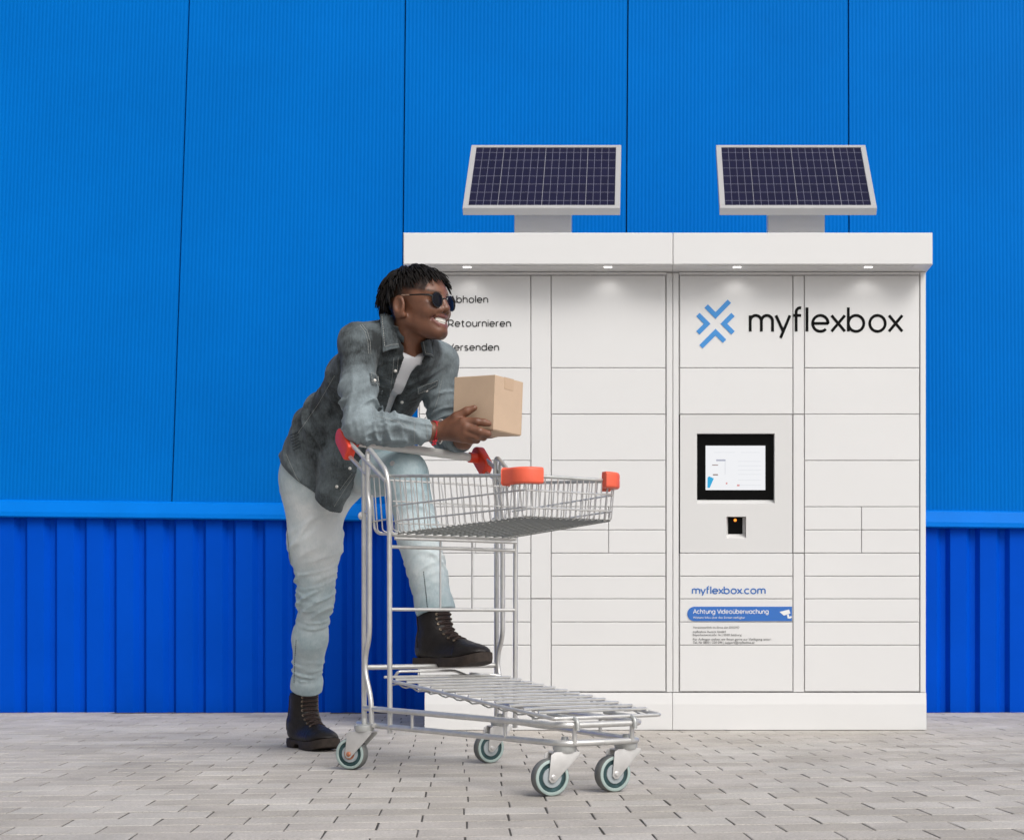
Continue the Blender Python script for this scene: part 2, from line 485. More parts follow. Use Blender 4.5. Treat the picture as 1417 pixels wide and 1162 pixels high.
# upper ribbed panels; seams from photo: (x at top, x at flashing)
seams = [(-680, -710), (-365, -395), (-43, -72), (262, 237), (561, 554), (869, 864), (1174, 1176), (1480, 1486), (1785, 1795), (2090, 2100)]
zt0, zb0 = wz(0), wz(712)
def seam_x(s, z):
    t = (z - zb0) / (zt0 - zb0)
    return wx(s[1]) + (wx(s[0]) - wx(s[1])) * t
rib = .0182
for i in range(len(seams) - 1):
    a, b = seams[i], seams[i + 1]
    n = int(round((wx(b[0]) - wx(a[0])) / rib))
    g = .0032
    prof = []
    for k in range(n):
        prof += [((k + .0) / n, .0), ((k + .22) / n, .0), ((k + .5) / n, .0008), ((k + .72) / n, .0008)]
    prof.append((1.0, 0.0))
    vs, fs = [], []
    for z in (wz(708), WT):
        x0, x1 = seam_x(a, z) + g, seam_x(b, z) - g
        vs.append((x0, WY + .04, z))
        for t, d in prof: vs.append((x0 + (x1 - x0) * t, WY + d, z))
        vs.append((x1, WY + .04, z))
    m = len(prof) + 2
    fs = [(k, k + 1, m + k + 1, m + k) for k in range(m - 1)]
    mesh_obj('cladding_panel', vs, fs, M['blue_up'], wall)
# lower trapezoid sheets
per = 41.2 * WY / FPX
lx0 = wx(20.5)
def low_profile(k0, k1):
    pts = []
    for k in range(k0, k1):
        x = lx0 + k * per
        pts += [(x - per * .58, .0), (x - per * .03, .0), (x + per * .12, .026), (x + per * .29, .026), (x + per * .42, .0)]
    return pts
k0 = -46
while k0 < 90:
    k1 = k0 + 6
    pr = low_profile(k0, k1)
    vs = [(x, WY + d, z) for z in (-.004, wz(713)) for x, d in pr]
    m = len(pr)
    mesh_obj('corrugated_sheet', vs, [(k, k + 1, m + k + 1, m + k) for k in range(m - 1)], M['blue_low'], wall)
    k0 = k1
# sloping flashing between the two
def fl(px, dy): return wz(dy + (px - 700) * .0113)
mbf = MB()
xa, xb = -1350, 2600
prof = [(.0, 699), (-.014, 701), (-.034, 716), (-.036, 722), (-.030, 723.5), (.02, 723.5)]
segs = 24
vs = []
for k in range(segs + 1):
    px = xa + (xb - xa) * k / segs
    for d, yy in prof: vs.append((wx(px), WY + d + random.uniform(-.001, .001), fl(px, yy)))
fs = []
m = len(prof)
for k in range(segs):
    for q in range(m - 1): fs.append((k * m + q, k * m + q + 1, (k + 1) * m + q + 1, (k + 1) * m + q))
mesh_obj('flashing', vs, fs, M['blue_trim'], wall)
# screws in the valleys
sm = MB().lathe([(.0001, -.006), (.0075, -.0055), (.008, -.002), (.012, -.0015), (.012, .002)], (0, 0, 0), (0, 1, 0), 8)
o = sm.build('screw', M['blue_dark'], wall)
sme = o.data
bpy.data.objects.remove(o)
for k in range(-8, 50):
    for zz, sh in ((wz(744), 0), (wz(920), 1)):
        if k % 2 and k < 28: continue
        o = bpy.data.objects.new('screw', sme)
        o.location = (lx0 + k * per + per * .205, .0245, zz + random.uniform(-.006, .006))
        link(o, wall)

# ------------------------------------------------------------------ parcel locker
LY = 6.37
def lx(px): return (px - VPX) * LY / FPX
def lz(py): return CAMH - (py - VPY) * LY / FPX
locker = thing('parcel_locker', 'white parcel locker with many doors, a roof and a touch screen, before the blue wall', 'parcel locker', (lx(931), LY + .3, 0))
LB = LY + .62
XL, XR = lx(578), lx(1281)
# carcass set back behind the doors: shows in the joints
MB().box(XL + .004, XR - .004, LY + .055, LB, lz(957), lz(372)).build('carcass', M['gap'], locker)
for q0, q1, r0, r1 in ((579.5, 939.5, 374, 957), (939.5, 1097, 374, 573), (939.5, 1097, 765, 957), (1097, 1280.5, 374, 957)):
    MB().box(lx(q0), lx(q1), LY + .013, LY + .0545, lz(r1), lz(r0)).build('carcass_face', M['gap'], locker)
# side frames and the post between the two cabinets
def slab(name, x0, x1, y0, y1, m=M['white'], ch=.0016, dp=.0128, yo=0.0):
    return MB().front(lx(x0), lx(x1), lz(y1), lz(y0), LY + yo, LY + dp, ch).build(name, m, locker)
MB().front(XL, lx(579.2), lz(957), lz(376), LY, LB + .002, .001).build('side_frame', M['white'], locker)
MB().front(lx(1273.3), XR, lz(957.5), lz(376), LY - .002, LB + .002, .002).build('side_frame', M['white'], locker)
slab('module_post', 922.3, 930.6, 378, 957)
slab('module_post', 931.4, 939, 378, 957)
slab('top_rail', 580, 922, 376.5, 380.3)
slab('top_rail', 940, 1272.5, 376.5, 380.3)
slab('divider_strip', 735, 762, 381.6, 827.4)
slab('divider_strip', 735, 762, 828.8, 957)
slab('divider_strip', 1097.8, 1112.4, 381.6, 572.4)
slab('divider_strip', 1097.8, 1112.4, 573.8, 764.4)
slab('divider_strip', 1097.8, 1112.4, 765.8, 957)
g = .38
def door(x0, x1, y0, y1, m=M['white']):
    return slab('locker_door', x0 + g, x1 - g, y0 + g, y1 - g, m, .0018, .0126, random.uniform(-.0006, .0006))
rows = [381, 509, 573, 637, 701, 765, 797, 828.3, 860.3, 892.3, 956.4]
for cx0, cx1, term, mid in ((580, 734.3, False, 657.5), (762.7, 921, False, 842), (940.4, 1097, True, None), (1113.2, 1272.4, False, 1192)):
    for a, b in zip(rows[:-1], rows[1:]):
        if term and a in (573, 637, 701): continue
        if a == 701:
            for q0, q1 in ((701, 733), (733, 765)):
                door(cx0, mid, q0, q1); door(mid, cx1, q0, q1)
        else:
            door(cx0, cx1, a, b)

# terminal panel: a frame with two sunk openings
def holed_panel(x0, x1, y0, y1, holes, name, m, d0, d1, parent):
    xs = sorted({x0, x1, *[h[0] for h in holes], *[h[1] for h in holes]})
    ys = sorted({y0, y1, *[h[2] for h in holes], *[h[3] for h in holes]})
    mbp = MB(); idx = {}
    def vid(x, y, d):
        k = (x, y, d)
        if k not in idx:
            idx[k] = len(mbp.v); mbp.v.append((lx(x), LY + d, lz(y)))
        return idx[k]
    inh = lambda cx, cy: any(h[0] < cx < h[1] and h[2] < cy < h[3] for h in holes)
    for i in range(len(xs) - 1):
        for j in range(len(ys) - 1):
            if inh((xs[i] + xs[i + 1]) / 2, (ys[j] + ys[j + 1]) / 2): continue
            mbp.f.append((vid(xs[i], ys[j], d0), vid(xs[i], ys[j + 1], d0), vid(xs[i + 1], ys[j + 1], d0), vid(xs[i + 1], ys[j], d0)))
    b = len(mbp.v)
    for q0, q1, r0, r1, s0, s1, t0, t1 in [(*h, h[4] if len(h) > 4 else h[0], 0, 0, 0)[:8] if False else (h[0], h[1], h[2], h[3], *h[4:8]) for h in holes]:
        # walls slope in to the smaller back opening (s0..t1)
        A = [(q0, r0), (q1, r0), (q1, r1), (q0, r1)]; B = [(s0, t0), (s1, t0), (s1, t1), (s0, t1)]
        n = len(mbp.v)
        mbp.v += [(lx(x), LY + d0, lz(y)) for x, y in A] + [(lx(x), LY + d1, lz(y)) for x, y in B]
        for k in range(4):
            l = (k + 1) % 4
            mbp.f.append((n + k, n + l, n + 4 + l, n + 4 + k))
    n = len(mbp.v)
    O4 = [(x0, y0), (x1, y0), (x1, y1), (x0, y1)]
    mbp.v += [(lx(x), LY + d0, lz(y)) for x, y in O4] + [(lx(x), LY + .05, lz(y)) for x, y in O4]
    for k in range(4):
        l = (k + 1) % 4
        mbp.f.append((n + k, n + l, n + 4 + l, n + 4 + k))
    return mbp.build(name, m, parent)
term = holed_panel(941.1, 1096.3, 573.7, 764.4, [(964.5, 1072, 599.5, 696.5, 964.5, 1071.5, 599.5, 690.5), (1005, 1032.5, 714.5, 744.5, 1008, 1032.5, 714.5, 738)], 'terminal_panel', M['white2'], 0, .034, locker)
# the carcass is behind the panel: sunk boxes are cut by standing proud of it, so seat the screen on its face
MB().front(lx(964.6), lx(1071.4), lz(690.4), lz(599.6), LY + .030, LY + .04, .0008).build('screen_bezel', M['black'], term)
disp = MB().box(lx(976.8), lx(1059.8), LY + .0287, LY + .0303, lz(677), lz(615.4)); disp.build('display', M['display'], term)
def chip(poly, m, name='screen_mark', lay=0):
    MB().prism([(lx(a), lz(b)) for a, b in poly], LY + .0279 - lay * .0002, LY + .0288, lambda a, b, d: (a, d, b)).build(name, m, term)
R4 = lambda x0, x1, y0, y1: [(x0, y0), (x1, y0), (x1, y1), (x0, y1)]
chip([(979.5, 660), (981.5, 657.8), (988.2, 661), (982.5, 674), (979.3, 674)], M['map1'])
chip(R4(991.5, 1004.5, 634.6, 636.8), M['map2']); chip(R4(1003.2, 1004.5, 637, 655), M['map5'])
chip(R4(986, 994, 641.8, 642.9), M['map3']); chip(R4(987, 994, 655, 656.6), M['map3'])
chip(R4(1005, 1007, 666.5, 669), M['map4']); chip(R4(1020.5, 1024, 669.3, 671.7), M['map4'])
chip(R4(988, 1018, 624.5, 625.1), M['map5']); chip(R4(1026, 1052, 624.5, 625.1), M['map5'])
for yy in (637, 643, 649, 655, 663, 670): chip(R4(1022, 1054, yy, yy + .6), M['map5'])
# code reader
MB().front(lx(1008.2), lx(1028), lz(737.8), lz(715), LY + .0315, LY + .034, .0003).build('reader_window', M['black'], term)
MB().front(lx(1028.2), lx(1032.3), lz(744), lz(714.7), LY + .0335, LY + .036, .0002).build('reader_cheek', M['gap'], term)
MB().lathe([(.0001, -.002), (.0045, -.0018), (.006, 0), (.006, .002)], (lx(1018), LY + .0295, lz(718.8)), (0, 1, 0), 12).build('reader_lamp', M['amber'], term)

# plinth with a sloped toe, in two lengths
for x0, x1 in ((588, 930.4), (931.0, 1281.5)):
    xa_, xb_ = lx(x0), lx(x1)
    pr = [(LY - .002, lz(957.9)), (LY - .0075, lz(974)), (LY - .0075, .003), (LB, .003), (LB, lz(957.9))]
    MB().prism(pr, xa_, xb_, lambda a, b, d: (d, a, b)).build('plinth', M['white'], locker)
MB().box(lx(590), lx(1280), LY, LB - .01, -.004, .003).build('base_joint', M['gap'], locker)

# roof
RY = 6.245
rx0, rx1 = (558 - VPX) * RY / FPX, (1290.5 - VPX) * RY / FPX
rz1 = CAMH + (VPY - 322) * RY / FPX
rz0 = CAMH + (VPY - 366) * RY / FPX
rxm = (931 - VPX) * RY / FPX
roofs = []
for a, b in ((rx0, rxm - .0008), (rxm + .0008, rx1)):
    mr = MB().front(a, b, rz0, rz1, RY, LB + .05, .003)
    roofs.append(mr.build('roof', M['white'], locker))
# underside channel
for a, b in ((lx(600), lx(898)), (lx(978), lx(1258))):
    MB().box(a, b, RY + .012, RY + .05, rz0 - .003, rz0 + .004).build('soffit_channel', M['white2'], locker)
for px in (650, 842, 1018, 1197):
    x = lx(px) 
    MB().box(x - .0155, x + .0155, RY + .022, RY + .040, rz0 - .0050, rz0 - .001).build('downlight', M['led'], locker)
    ld = bpy.data.lights.new('downlight_lamp', 'SPOT'); ld.energy = .20; ld.spot_size = math.radians(130); ld.spot_blend = .8; ld.shadow_soft_size = .012
    ld.color = (1, .97, .93)
    lo = bpy.data.objects.new('downlight_lamp', ld); link(lo, locker)
    lo.location = Vector((x, RY + .045, rz0 - .012)) - ORIG[locker.name]
    lo.rotation_euler = (math.radians(16), 0, 0)

# ---- lettering: a small stroke alphabet (x-height 1)
def arc(cx, cy, rx, ry, a0, a1, n=14):
    return [(cx + rx * math.cos(math.radians(a0 + (a1 - a0) * k / n)), cy + ry * math.sin(math.radians(a0 + (a1 - a0) * k / n))) for k in range(n + 1)]
def ring(cx, cy, r): return arc(cx, cy, r, r, 0, 360, 28)
DOT = lambda x, y: [(x, y - .05), (x, y + .05)]
G = {
 'o': (1.04, [ring(.52, .5, .5)]),
 'a': (1.0, [ring(.5, .5, .5), [(1, 0), (1, 1)]]),
 'b': (1.0, [ring(.5, .5, .5), [(0, 0), (0, 1.5)]]),
 'd': (1.0, [ring(.5, .5, .5), [(1, 0), (1, 1.5)]]),
 'g': (1.0, [ring(.5, .5, .5), [(1, 1), (1, 0)] + arc(.5, 0, .5, .42, 0, -150)]),
 'c': (.86, [arc(.5, .5, .5, .5, 48, 312, 20)]),
 'e': (1.0, [[(0.02, .5), (1, .5)] + arc(.5, .5, .5, .5, 0, 315, 24)]),
 'h': (.84, [[(0, 0), (0, 1.5)], arc(.42, .58, .42, .42, 180, 0) + [(.84, 0)]]),
 'n': (.84, [[(0, 0), (0, 1)], arc(.42, .58, .42, .42, 180, 0) + [(.84, 0)]]),
 'm': (1.44, [[(0, 0), (0, 1)], arc(.36, .64, .36, .36, 180, 0) + [(.72, 0)], arc(1.08, .64, .36, .36, 180, 0) + [(1.44, 0)]]),
 'u': (.84, [[(0, 1), (0, .42)] + arc(.42, .42, .42, .42, 180, 360), [(.84, 1), (.84, 0)]]),
 'ü': (.84, [[(0, 1), (0, .42)] + arc(.42, .42, .42, .42, 180, 360), [(.84, 1), (.84, 0)], DOT(.22, 1.32), DOT(.62, 1.32)]),
 'r': (.44, [[(0, 0), (0, 1)], arc(.42, .58, .42, .42, 180, 85)]),
 'i': (.0, [[(0, 0), (0, 1)], DOT(0, 1.34)]),
 'l': (.0, [[(0, 0), (0, 1.5)]]),
 't': (.56, [[(.2, 1.32), (.2, .25)] + arc(.42, .25, .22, .25, 180, 290), [(0, 1), (.54, 1)]]),
 'f': (.52, [[(.18, 0), (.18, 1.2)] + arc(.44, 1.2, .26, .28, 180, 75), [(0, 1), (.5, 1)]]),
 's': (.72, [arc(.36, .75, .32, .25, 40, 250, 12) + arc(.36, .25, .34, .25, 70, -150, 12)]),
 'v': (.9, [[(0, 1), (.45, 0), (.9, 1)]]),
 'w': (1.4, [[(0, 1), (.36, 0), (.7, .95), (1.04, 0), (1.4, 1)]]),
 'x': (.86, [[(0, 0), (.86, 1)], [(0, 1), (.86, 0)]]),
 'y': (.9, [[(0, 1), (.46, 0.02)], [(.9, 1), (.30, -.4)]]),
 'A': (1.24, [[(0, 0), (.62, 1.38), (1.24, 0)], [(.22, .46), (1.02, .46)]]),
 'V': (1.24, [[(0, 1.38), (.62, 0), (1.24, 1.38)]]),
 'R': (1.0, [[(0, 0), (0, 1.38)], [(0, 1.38), (.52, 1.38)] + arc(.52, .92, .46, .46, 90, -90) + [(0, .46)], [(.5, .46), (.98, 0)]]),
 '.': (.0, [[(0, 0), (0, .12)]]),
}
def ribbon(mb, line, w, yf, yb):
    n = len(line); pts = [Vector((a, b)) for a, b in line]
    closed = (pts[0] - pts[-1]).length < 1e-6
    L_, R_ = [], []
    for i in range(n):
        if closed: d1, d2 = pts[i] - pts[i - 1 if i else n - 2], pts[(i + 1) if i < n - 1 else 1] - pts[i]
        else: d1, d2 = pts[i] - pts[max(i - 1, 0)], pts[min(i + 1, n - 1)] - pts[i]
        if d1.length < 1e-9: d1 = d2
        if d2.length < 1e-9: d2 = d1
        t1, t2 = d1.normalized(), d2.normalized()
        nn = Vector((-t1.y - t2.y, t1.x + t2.x))
        nn = nn.normalized() if nn.length > 1e-6 else Vector((-t1.y, t1.x))
        k = min(1 / max(nn.dot(Vector((-t1.y, t1.x))), .35), 2.2)
        L_.append(pts[i] + nn * (w / 2 * k)); R_.append(pts[i] - nn * (w / 2 * k))
    vs = []
    for i in range(n):
        vs += [(L_[i].x, yf, L_[i].y), (R_[i].x, yf, R_[i].y), (L_[i].x, yb, L_[i].y), (R_[i].x, yb, R_[i].y)]
    fs = [(0, 1, 3, 2), (4 * n - 4, 4 * n - 2, 4 * n - 1, 4 * n - 3)]
    for i in range(n - 1):
        a, b = 4 * i, 4 * i + 4
        fs += [(a, b, b + 1, a + 1), (a + 2, a + 3, b + 3, b + 2), (a, a + 2, b + 2, b), (a + 1, b + 1, b + 3, a + 3)]
    mb.add(vs, fs)
def stroke_text(txt, x0, x1, base, xh, sw, m, name, parent, y=None, gap=.36):
    """lettering from photo column x0 to x1 on baseline row base"""
    y = LY - .0016 if y is None else y
    tot, pens = 0, []
    for i, ch in enumerate(txt):
        if ch == ' ': tot += .55; continue
        pens.append((ch, tot)); tot += G[ch][0] + gap
        nx = txt[i + 1] if i + 1 < len(txt) else ''
        if ch in 'xyvwAV' or nx in 'xyvw': tot -= .14
    last = pens[-1]
    tw = last[1] + G[last[0]][0]
    s = (lx(x1) - lx(x0) - sw) / tw
    zs = (xh - sw)
    mb = MB(); q = 0
    for ch, px0 in pens:
        for line in G[ch][1]:
            pl = [(lx(x0) + sw / 2 + (px0 + a) * s, lz(base) + sw / 2 + b * zs) for a, b in line]
            ribbon(mb, pl, sw, y - .00003 * (q % 5), LY + .001)
            q += 1
    return mb.build(name, m, parent)
px2 = LY / FPX
stroke_text('myflexbox', 1036.2, 1250.5, 460.6, 26 * px2, 3.9 * px2, M['ink'], 'brand_lettering', locker)
stroke_text('Abholen', 622, 675.5, 419.3, 7.5 * px2, 1.15 * px2, M['ink2'], 'door_lettering', locker)
stroke_text('Retournieren', 620.3, 707.3, 452.2, 7.5 * px2, 1.15 * px2, M['ink2'], 'door_lettering', locker)
stroke_text('Versenden', 619, 690.6, 485.3, 7.5 * px2, 1.15 * px2, M['ink2'], 'door_lettering', locker)
stroke_text('myflexbox.com', 957.3, 1059.6, 821.8, 8.2 * px2, 1.7 * px2, M['inkblue'], 'web_lettering', locker)
# logo mark
lm = MB()
zc = lambda a, b: (lx(930 + a * .254), lz(370 + b * .254))
for q, ln in enumerate(([(186, 211), (237, 262), (312, 185)], [(141, 257), (191, 307), (141, 357)], [(332, 257), (282, 307), (332, 357)], [(158, 432), (237, 353), (286, 402)])):
    ribbon(lm, [zc(a, b) for a, b in ln], 6.6 * px2, LY - .0016, LY + .001)
lm.build('logo_mark', M['logo'], locker)
# video notice
poly = [(1096, 839), (1096, 859)] + [(961 + 10 * math.cos(math.radians(a)), 849 + 10 * math.sin(math.radians(a))) for a in range(90, 271, 12)]
MB().prism([(lx(a), lz(b)) for a, b in poly], LY - .0016, LY + .001, lambda a, b, d: (a, d, b)).build('notice_banner', M['banner'], locker)
stroke_text('Achtung Videoüberwachung', 959, 1063.5, 848.9, 4.9 * px2, .85 * px2, M['inkwhite'], 'notice_lettering', locker, LY - .0024)
ic = MB()
def icp(poly): ic.prism([(lx(940 + a * .12), lz(800 + b * .12)) for a, b in poly], LY - .0026, LY - .0012, lambda a, b, d: (a, d, b))
icp([(1155, 385), (1265, 358), (1282, 402), (1205, 428)])
icp([(1240, 420), (1262, 412), (1268, 440), (1292, 434), (1298, 446), (1280, 462), (1250, 460)])
ic.build('camera_icon', M['inkwhite'], locker)
def small_text(txt, x0, x1, base, hpx, m, name='notice_lettering', yf=-.0018):
    cu = bpy.data.curves.new(name, 'FONT'); cu.body = txt; cu.size = 1.0; cu.resolution_u = 2; cu.extrude = .0
    to = bpy.data.objects.new(name, cu)
    col.objects.link(to)
    dg = bpy.context.evaluated_depsgraph_get()
    me = bpy.data.meshes.new_from_object(to.evaluated_get(dg))
    bpy.data.objects.remove(to)
    co = np.zeros(len(me.vertices) * 3); me.vertices.foreach_get('co', co); co = co.reshape(-1, 3)
    wd = co[:, 0].max() - co[:, 0].min()
    s = (lx(x1) - lx(x0)) / wd
    sz = hpx * px2 / .70
    out = np.zeros_like(co)
    og = ORIG[locker.name]
    out[:, 0] = lx(x0) + (co[:, 0] - co[:, 0].min()) * s - og.x
    out[:, 2] = lz(base) + co[:, 1] * sz - og.z
    out[:, 1] = LY + yf - og.y
    me.vertices.foreach_set('co', out.ravel()); me.update()
    me.materials.clear(); me.materials.append(m)
    o = bpy.data.objects.new(name, me); link(o, locker)
small_text('Weitere Infos über den Screen verfügbar', 959, 1031, 855.4, 3.0, M['inkwhite'], yf=-.0026)
small_text('Verantwortlich im Sinne der DSGVO', 959, 1023, 869.0, 2.9, M['ink2'])
small_text('myflexbox Austria GmbH', 959, 1004, 875.0, 2.9, M['ink2'])
small_text('Bayerhamerstraße 16 | 5020 Salzburg', 959, 1026, 879.4, 2.9, M['ink2'])
small_text('Für Anfragen stehen wir Ihnen gerne zur Verfügung unter:', 959, 1067, 885.6, 3.2, M['ink'])
small_text('Tel. Nr 0800 / 220 094 | support@myflexbox.at', 959, 1044, 890.0, 3.2, M['ink'])

# ------------------------------------------------------------------ solar panels on the roof
def solar(xl, xr, xpost, label, side):
    Y1, Y2 = 6.45, 6.79
    z1 = CAMH + (VPY - 289) * Y1 / FPX; z2 = CAMH + (VPY - 202) * Y2 / FPX
    x0, x1 = (xl - VPX) * Y1 / FPX, (xr - VPX) * Y1 / FPX
    w = x1 - x0
    t = thing('solar_panel', label, 'solar panel', ((x0 + x1) / 2, 6.62, rz1 + .001), 'solar panels on the locker roof')
    e = Vector((0, Y2 - Y1, z2 - z1)); Ln = e.length; e.normalize()
    nrm = Vector((0, -e.z, e.y))          # front side
    base = Vector((x0, Y1, z1))
    def pt(a, b, d): return base + Vector((a, 0, 0)) + e * b + nrm * d
    # post: a bent sheet column
    pw = .118
    xc = (xpost - VPX) * 6.6 / FPX
    pz = z1 + .06
    MB().box(xc - pw, xc + pw, 6.60, 6.68, rz1 + .001, pz + .03).build('post', M['white'], t, bevel=.003)
    MB().box(xc - pw - .02, xc + pw + .02, 6.58, 6.70, rz1 + .0005, rz1 + .005).build('foot_plate', M['white'], t)
    # frame
    fw, ft = .022, .030
    fr = MB()
    for a0, a1, b0, b1 in ((0, w, 0, fw), (0, w, Ln - fw * .75, Ln), (0, fw, fw, Ln - fw * .75), (w - fw, w, fw, Ln - fw * .75)):
        ids = [pt(a, b, d) for a in (a0, a1) for b in (b0, b1) for d in (-ft, .004)]
        fr.add(ids, [(0, 1, 3, 2), (4, 6, 7, 5), (0, 4, 5, 1), (2, 3, 7, 6), (0, 2, 6, 4), (1, 5, 7, 3)])
    fr.build('frame', M['alu'], t, bevel=.0012, segs=1)
    bk = MB()
    ids = [pt(a, b, d) for a in (fw, w - fw) for b in (fw, Ln - fw * .75) for d in (-.02, .0003)]
    bk.add(ids, [(0, 1, 3, 2), (4, 6, 7, 5), (0, 4, 5, 1), (2, 3, 7, 6), (0, 2, 6, 4), (1, 5, 7, 3)])
    sheet = bk.build('backsheet', M['backsheet'], t)
    brk = MB().box(xc - .09, xc + .09, 6.585, 6.66, pz - .01, pz + .06)
    brk.build('bracket', M['alu'], t)
    # cells: 20 columns, 8 rows, the first and last row cut
    iw, ih = w - 2 * fw, Ln - 1.75 * fw
    rh = ih / (6 + 2 * .62)
    cw = iw / 20
    Rm = Matrix((Vector((1, 0, 0)), e, nrm)).transposed().to_4x4()
    def cellmesh(hgt):
        mm = MB(); a, b = cw / 2 - .0008, hgt / 2 - .0013
        mm.v = [(-a, -b, 0), (a, -b, 0), (a, b, 0), (-a, b, 0), (-a, -b, -.001), (a, -b, -.001), (a, b, -.001), (-a, b, -.001)]
        mm.f = [(0, 1, 2, 3), (0, 4, 5, 1), (1, 5, 6, 2), (2, 6, 7, 3), (3, 7, 4, 0)]
        me = bpy.data.meshes.new('solar_cell'); me.from_pydata(mm.v, [], mm.f); me.materials.append(M['cell']); return me
    big, small = cellmesh(rh), cellmesh(rh * .62)
    b = fw
    for r in range(8):
        hh = rh * (.62 if r in (0, 7) else 1)
        for c in range(20):
            o = bpy.data.objects.new('solar_cell', small if r in (0, 7) else big)
            o.rotation_euler = Rm.to_euler()
            o.location = pt(fw + (c + .5) * cw, b + hh / 2, .0006) - ORIG[t.name]
            link(o, t)
        b += hh
    for c in (4, 10, 16):
        a = fw + c * cw
        ids = [pt(q, bb, d) for q in (a - .0009, a + .0009) for bb in (fw, Ln - fw * .75) for d in (-.002, .0012)]
        MB().add(ids, [(0, 1, 3, 2), (4, 6, 7, 5), (0, 4, 5, 1), (2, 3, 7, 6), (0, 2, 6, 4), (1, 5, 7, 3)]).build('busbar', M['busbar'], t)
    return t
solar(640, 858, 751, 'tilted solar panel on the locker roof above the blank doors', 0)
solar(996, 1213.5, 1102, 'tilted solar panel on the locker roof above the black brand lettering', 1)

# ------------------------------------------------------------------ shopping cart
CO = Vector((-.673, 4.765, 0)); CV = Vector((.567, -.824, 0)).normalized(); CU = Vector((.824, .567, 0)).normalized()
def C(u, v, w): return CO + CU * (u + .045 - .03 * v) + CV * v + Vector((0, 0, w))
cart = thing('shopping_cart', 'empty wire shopping cart with red plastic corners and a white handle', 'shopping cart', CO)
TR, WR, FR = .0078, .0019, .0036
def ctube(name, pts, r=TR, m='zinc', fil=.03, n=8, parent=cart):
    p = fillet([C(*q) for q in pts], fil) if fil and len(pts) > 2 else [C(*q) for q in pts]
    return MB().tube(p, r, n).build(name, M[m], parent, smooth=True)
HW = .222
for s in (-1, 1):
    ctube('rear_upright', [(s * HW, 0, .915), (s * HW, 0, .126)], .0076)
    ctube('bent_leg', [(s * HW, .028, .92), (s * HW, .028, .80), (s * HW, .04, .77), (s * HW, .04, .385), (s * HW, .010, .335), (s * HW, .008, .285), (s * HW, .052, .205), (s * HW, .056, .126)], .0074, fil=.03)
    ctube('side_hoop', [(s * .214, .006, .84), (s * .214, .008, .945), (s * .212, .14, .862), (s * .208, .15, .80), (s * .206, .15, .112)], .0072, fil=.032)
    # arms from handle cap down to the hoop
    ctube('handle_arm', [(s * .232, -.092, .954 - s * .013), (s * .216, .146, .832)], .0066)
    ctube('handle_arm', [(s * .232, -.112, .922 - s * .013), (s * .222, .018, .862)], .0060)
    # rear corner plates
    ctube('caster_plate', [(s * HW, -.045, .131), (s * HW, .075, .131)], .0075)
    ctube('rail_upper', [(s * HW, 0, .178), (s * .205, .2, .178), (s * .118, .99, .175), (0, .995, .175)], .0082, fil=.035)
    ctube('rail_lower', [(s * .216, .04, .130), (s * .20, .2, .130), (s * .115, .985, .130), (0, .99, .130)], .0082, fil=.035)
    for v in (.28, .74):
        hw = .205 - (v - .2) * .11
        ctube('rail_link', [(s * hw, v, .178), (s * hw, v, .130)], .0045, fil=0)
    ctube('rail_link', [(s * .085, .993, .180), (s * .085, .99, .128)], .006, fil=0)
    # hooks over the front bar
    ctube('tray_hook', [(s * .085, .86, .196), (s * .085, .985, .192), (s * .085, 1.006, .186), (s * .085, 1.006, .162)], .0055, m='zinc_dull', fil=.014)
    MB().lathe([(.0001, -.013), (.009, -.011), (.0125, -.004), (.0125, .004), (.009, .011), (.0001, .013)], C(s * HW - s * .0, -.012, .742), CV, 12).build('bumper_knob', M['handle'], cart, smooth=True)
    ctube('knob_bracket', [(s * HW, -.008, .752), (s * HW, .045, .752)], .0042, fil=0)
# lateral members
ctube('cross_tube', [(-HW, 0, .297), (HW, 0, .297)], .0076)
ctube('cross_tube', [(-.206, .15, .645), (.206, .15, .645)], .0052)
ctube('cross_tube', [(-.206, .15, .466), (.206, .15, .466)], .0050)
ctube('floor_support', [(-.206, .152, .712), (-.206, .152, .680), (.206, .152, .680), (.206, .152, .712)], .0068, fil=.02)
ctube('floor_support', [(-.2, .17, .668), (.2, .17, .668)], .0045)
ctube('front_bar', [(-.09, .9955, .175), (.09, .9955, .175)], .0078, m='zinc')
for uu in (-.045, .06):
    ctube('rear_strut', [(uu, .15, .68), (uu, .15, .466)], .0030, fil=0)

# handle with its two caps
hb = MB().tube([C(u, -.125, .960 - .06 * u) for u in np.linspace(-.215, .215, 9)], [.0130, .0134, .0138, .014, .0142, .014, .0138, .0134, .0130], 14)
hb.build('handle', M['handle'], cart, smooth=True)
for s in (-1, 1):
    # cap: rounded plate in the (v, w) plane
    cs = []
    a0, a1 = (-.140, .970 - s * .013), (-.088, .924 - s * .013)
    dx, dz = a1[0] - a0[0], a1[1] - a0[1]; ln = math.hypot(dx, dz); dx, dz = dx / ln, dz / ln
    nx, nz = -dz, dx
    for k in range(13):
        a = math.radians(90 + 180 * k / 12)
        cs.append((a0[0] + .028 * (math.cos(a) * dx + math.sin(a) * nx), a0[1] + .028 * (math.cos(a) * dz + math.sin(a) * nz)))
    for q, hh in ((.0, -.028), (.012, -.024), (.012, .024), (.0, .028)):
        cs.append((a1[0] + q * dx + hh * nx, a1[1] + q * dz + hh * nz))
    MB().prism(cs, s * .217, s * .246, lambda a, b, d: C(d, a, b)).build('handle_cap', M['red'], cart, smooth=True, bevel=.006, segs=3)
    MB().tube([C(s * .190, -.125, .960 - .06 * s * .19), C(s * .222, -.125, .960 - .06 * s * .22)], .0168, 14).build('handle_collar', M['red'], cart, smooth=True)

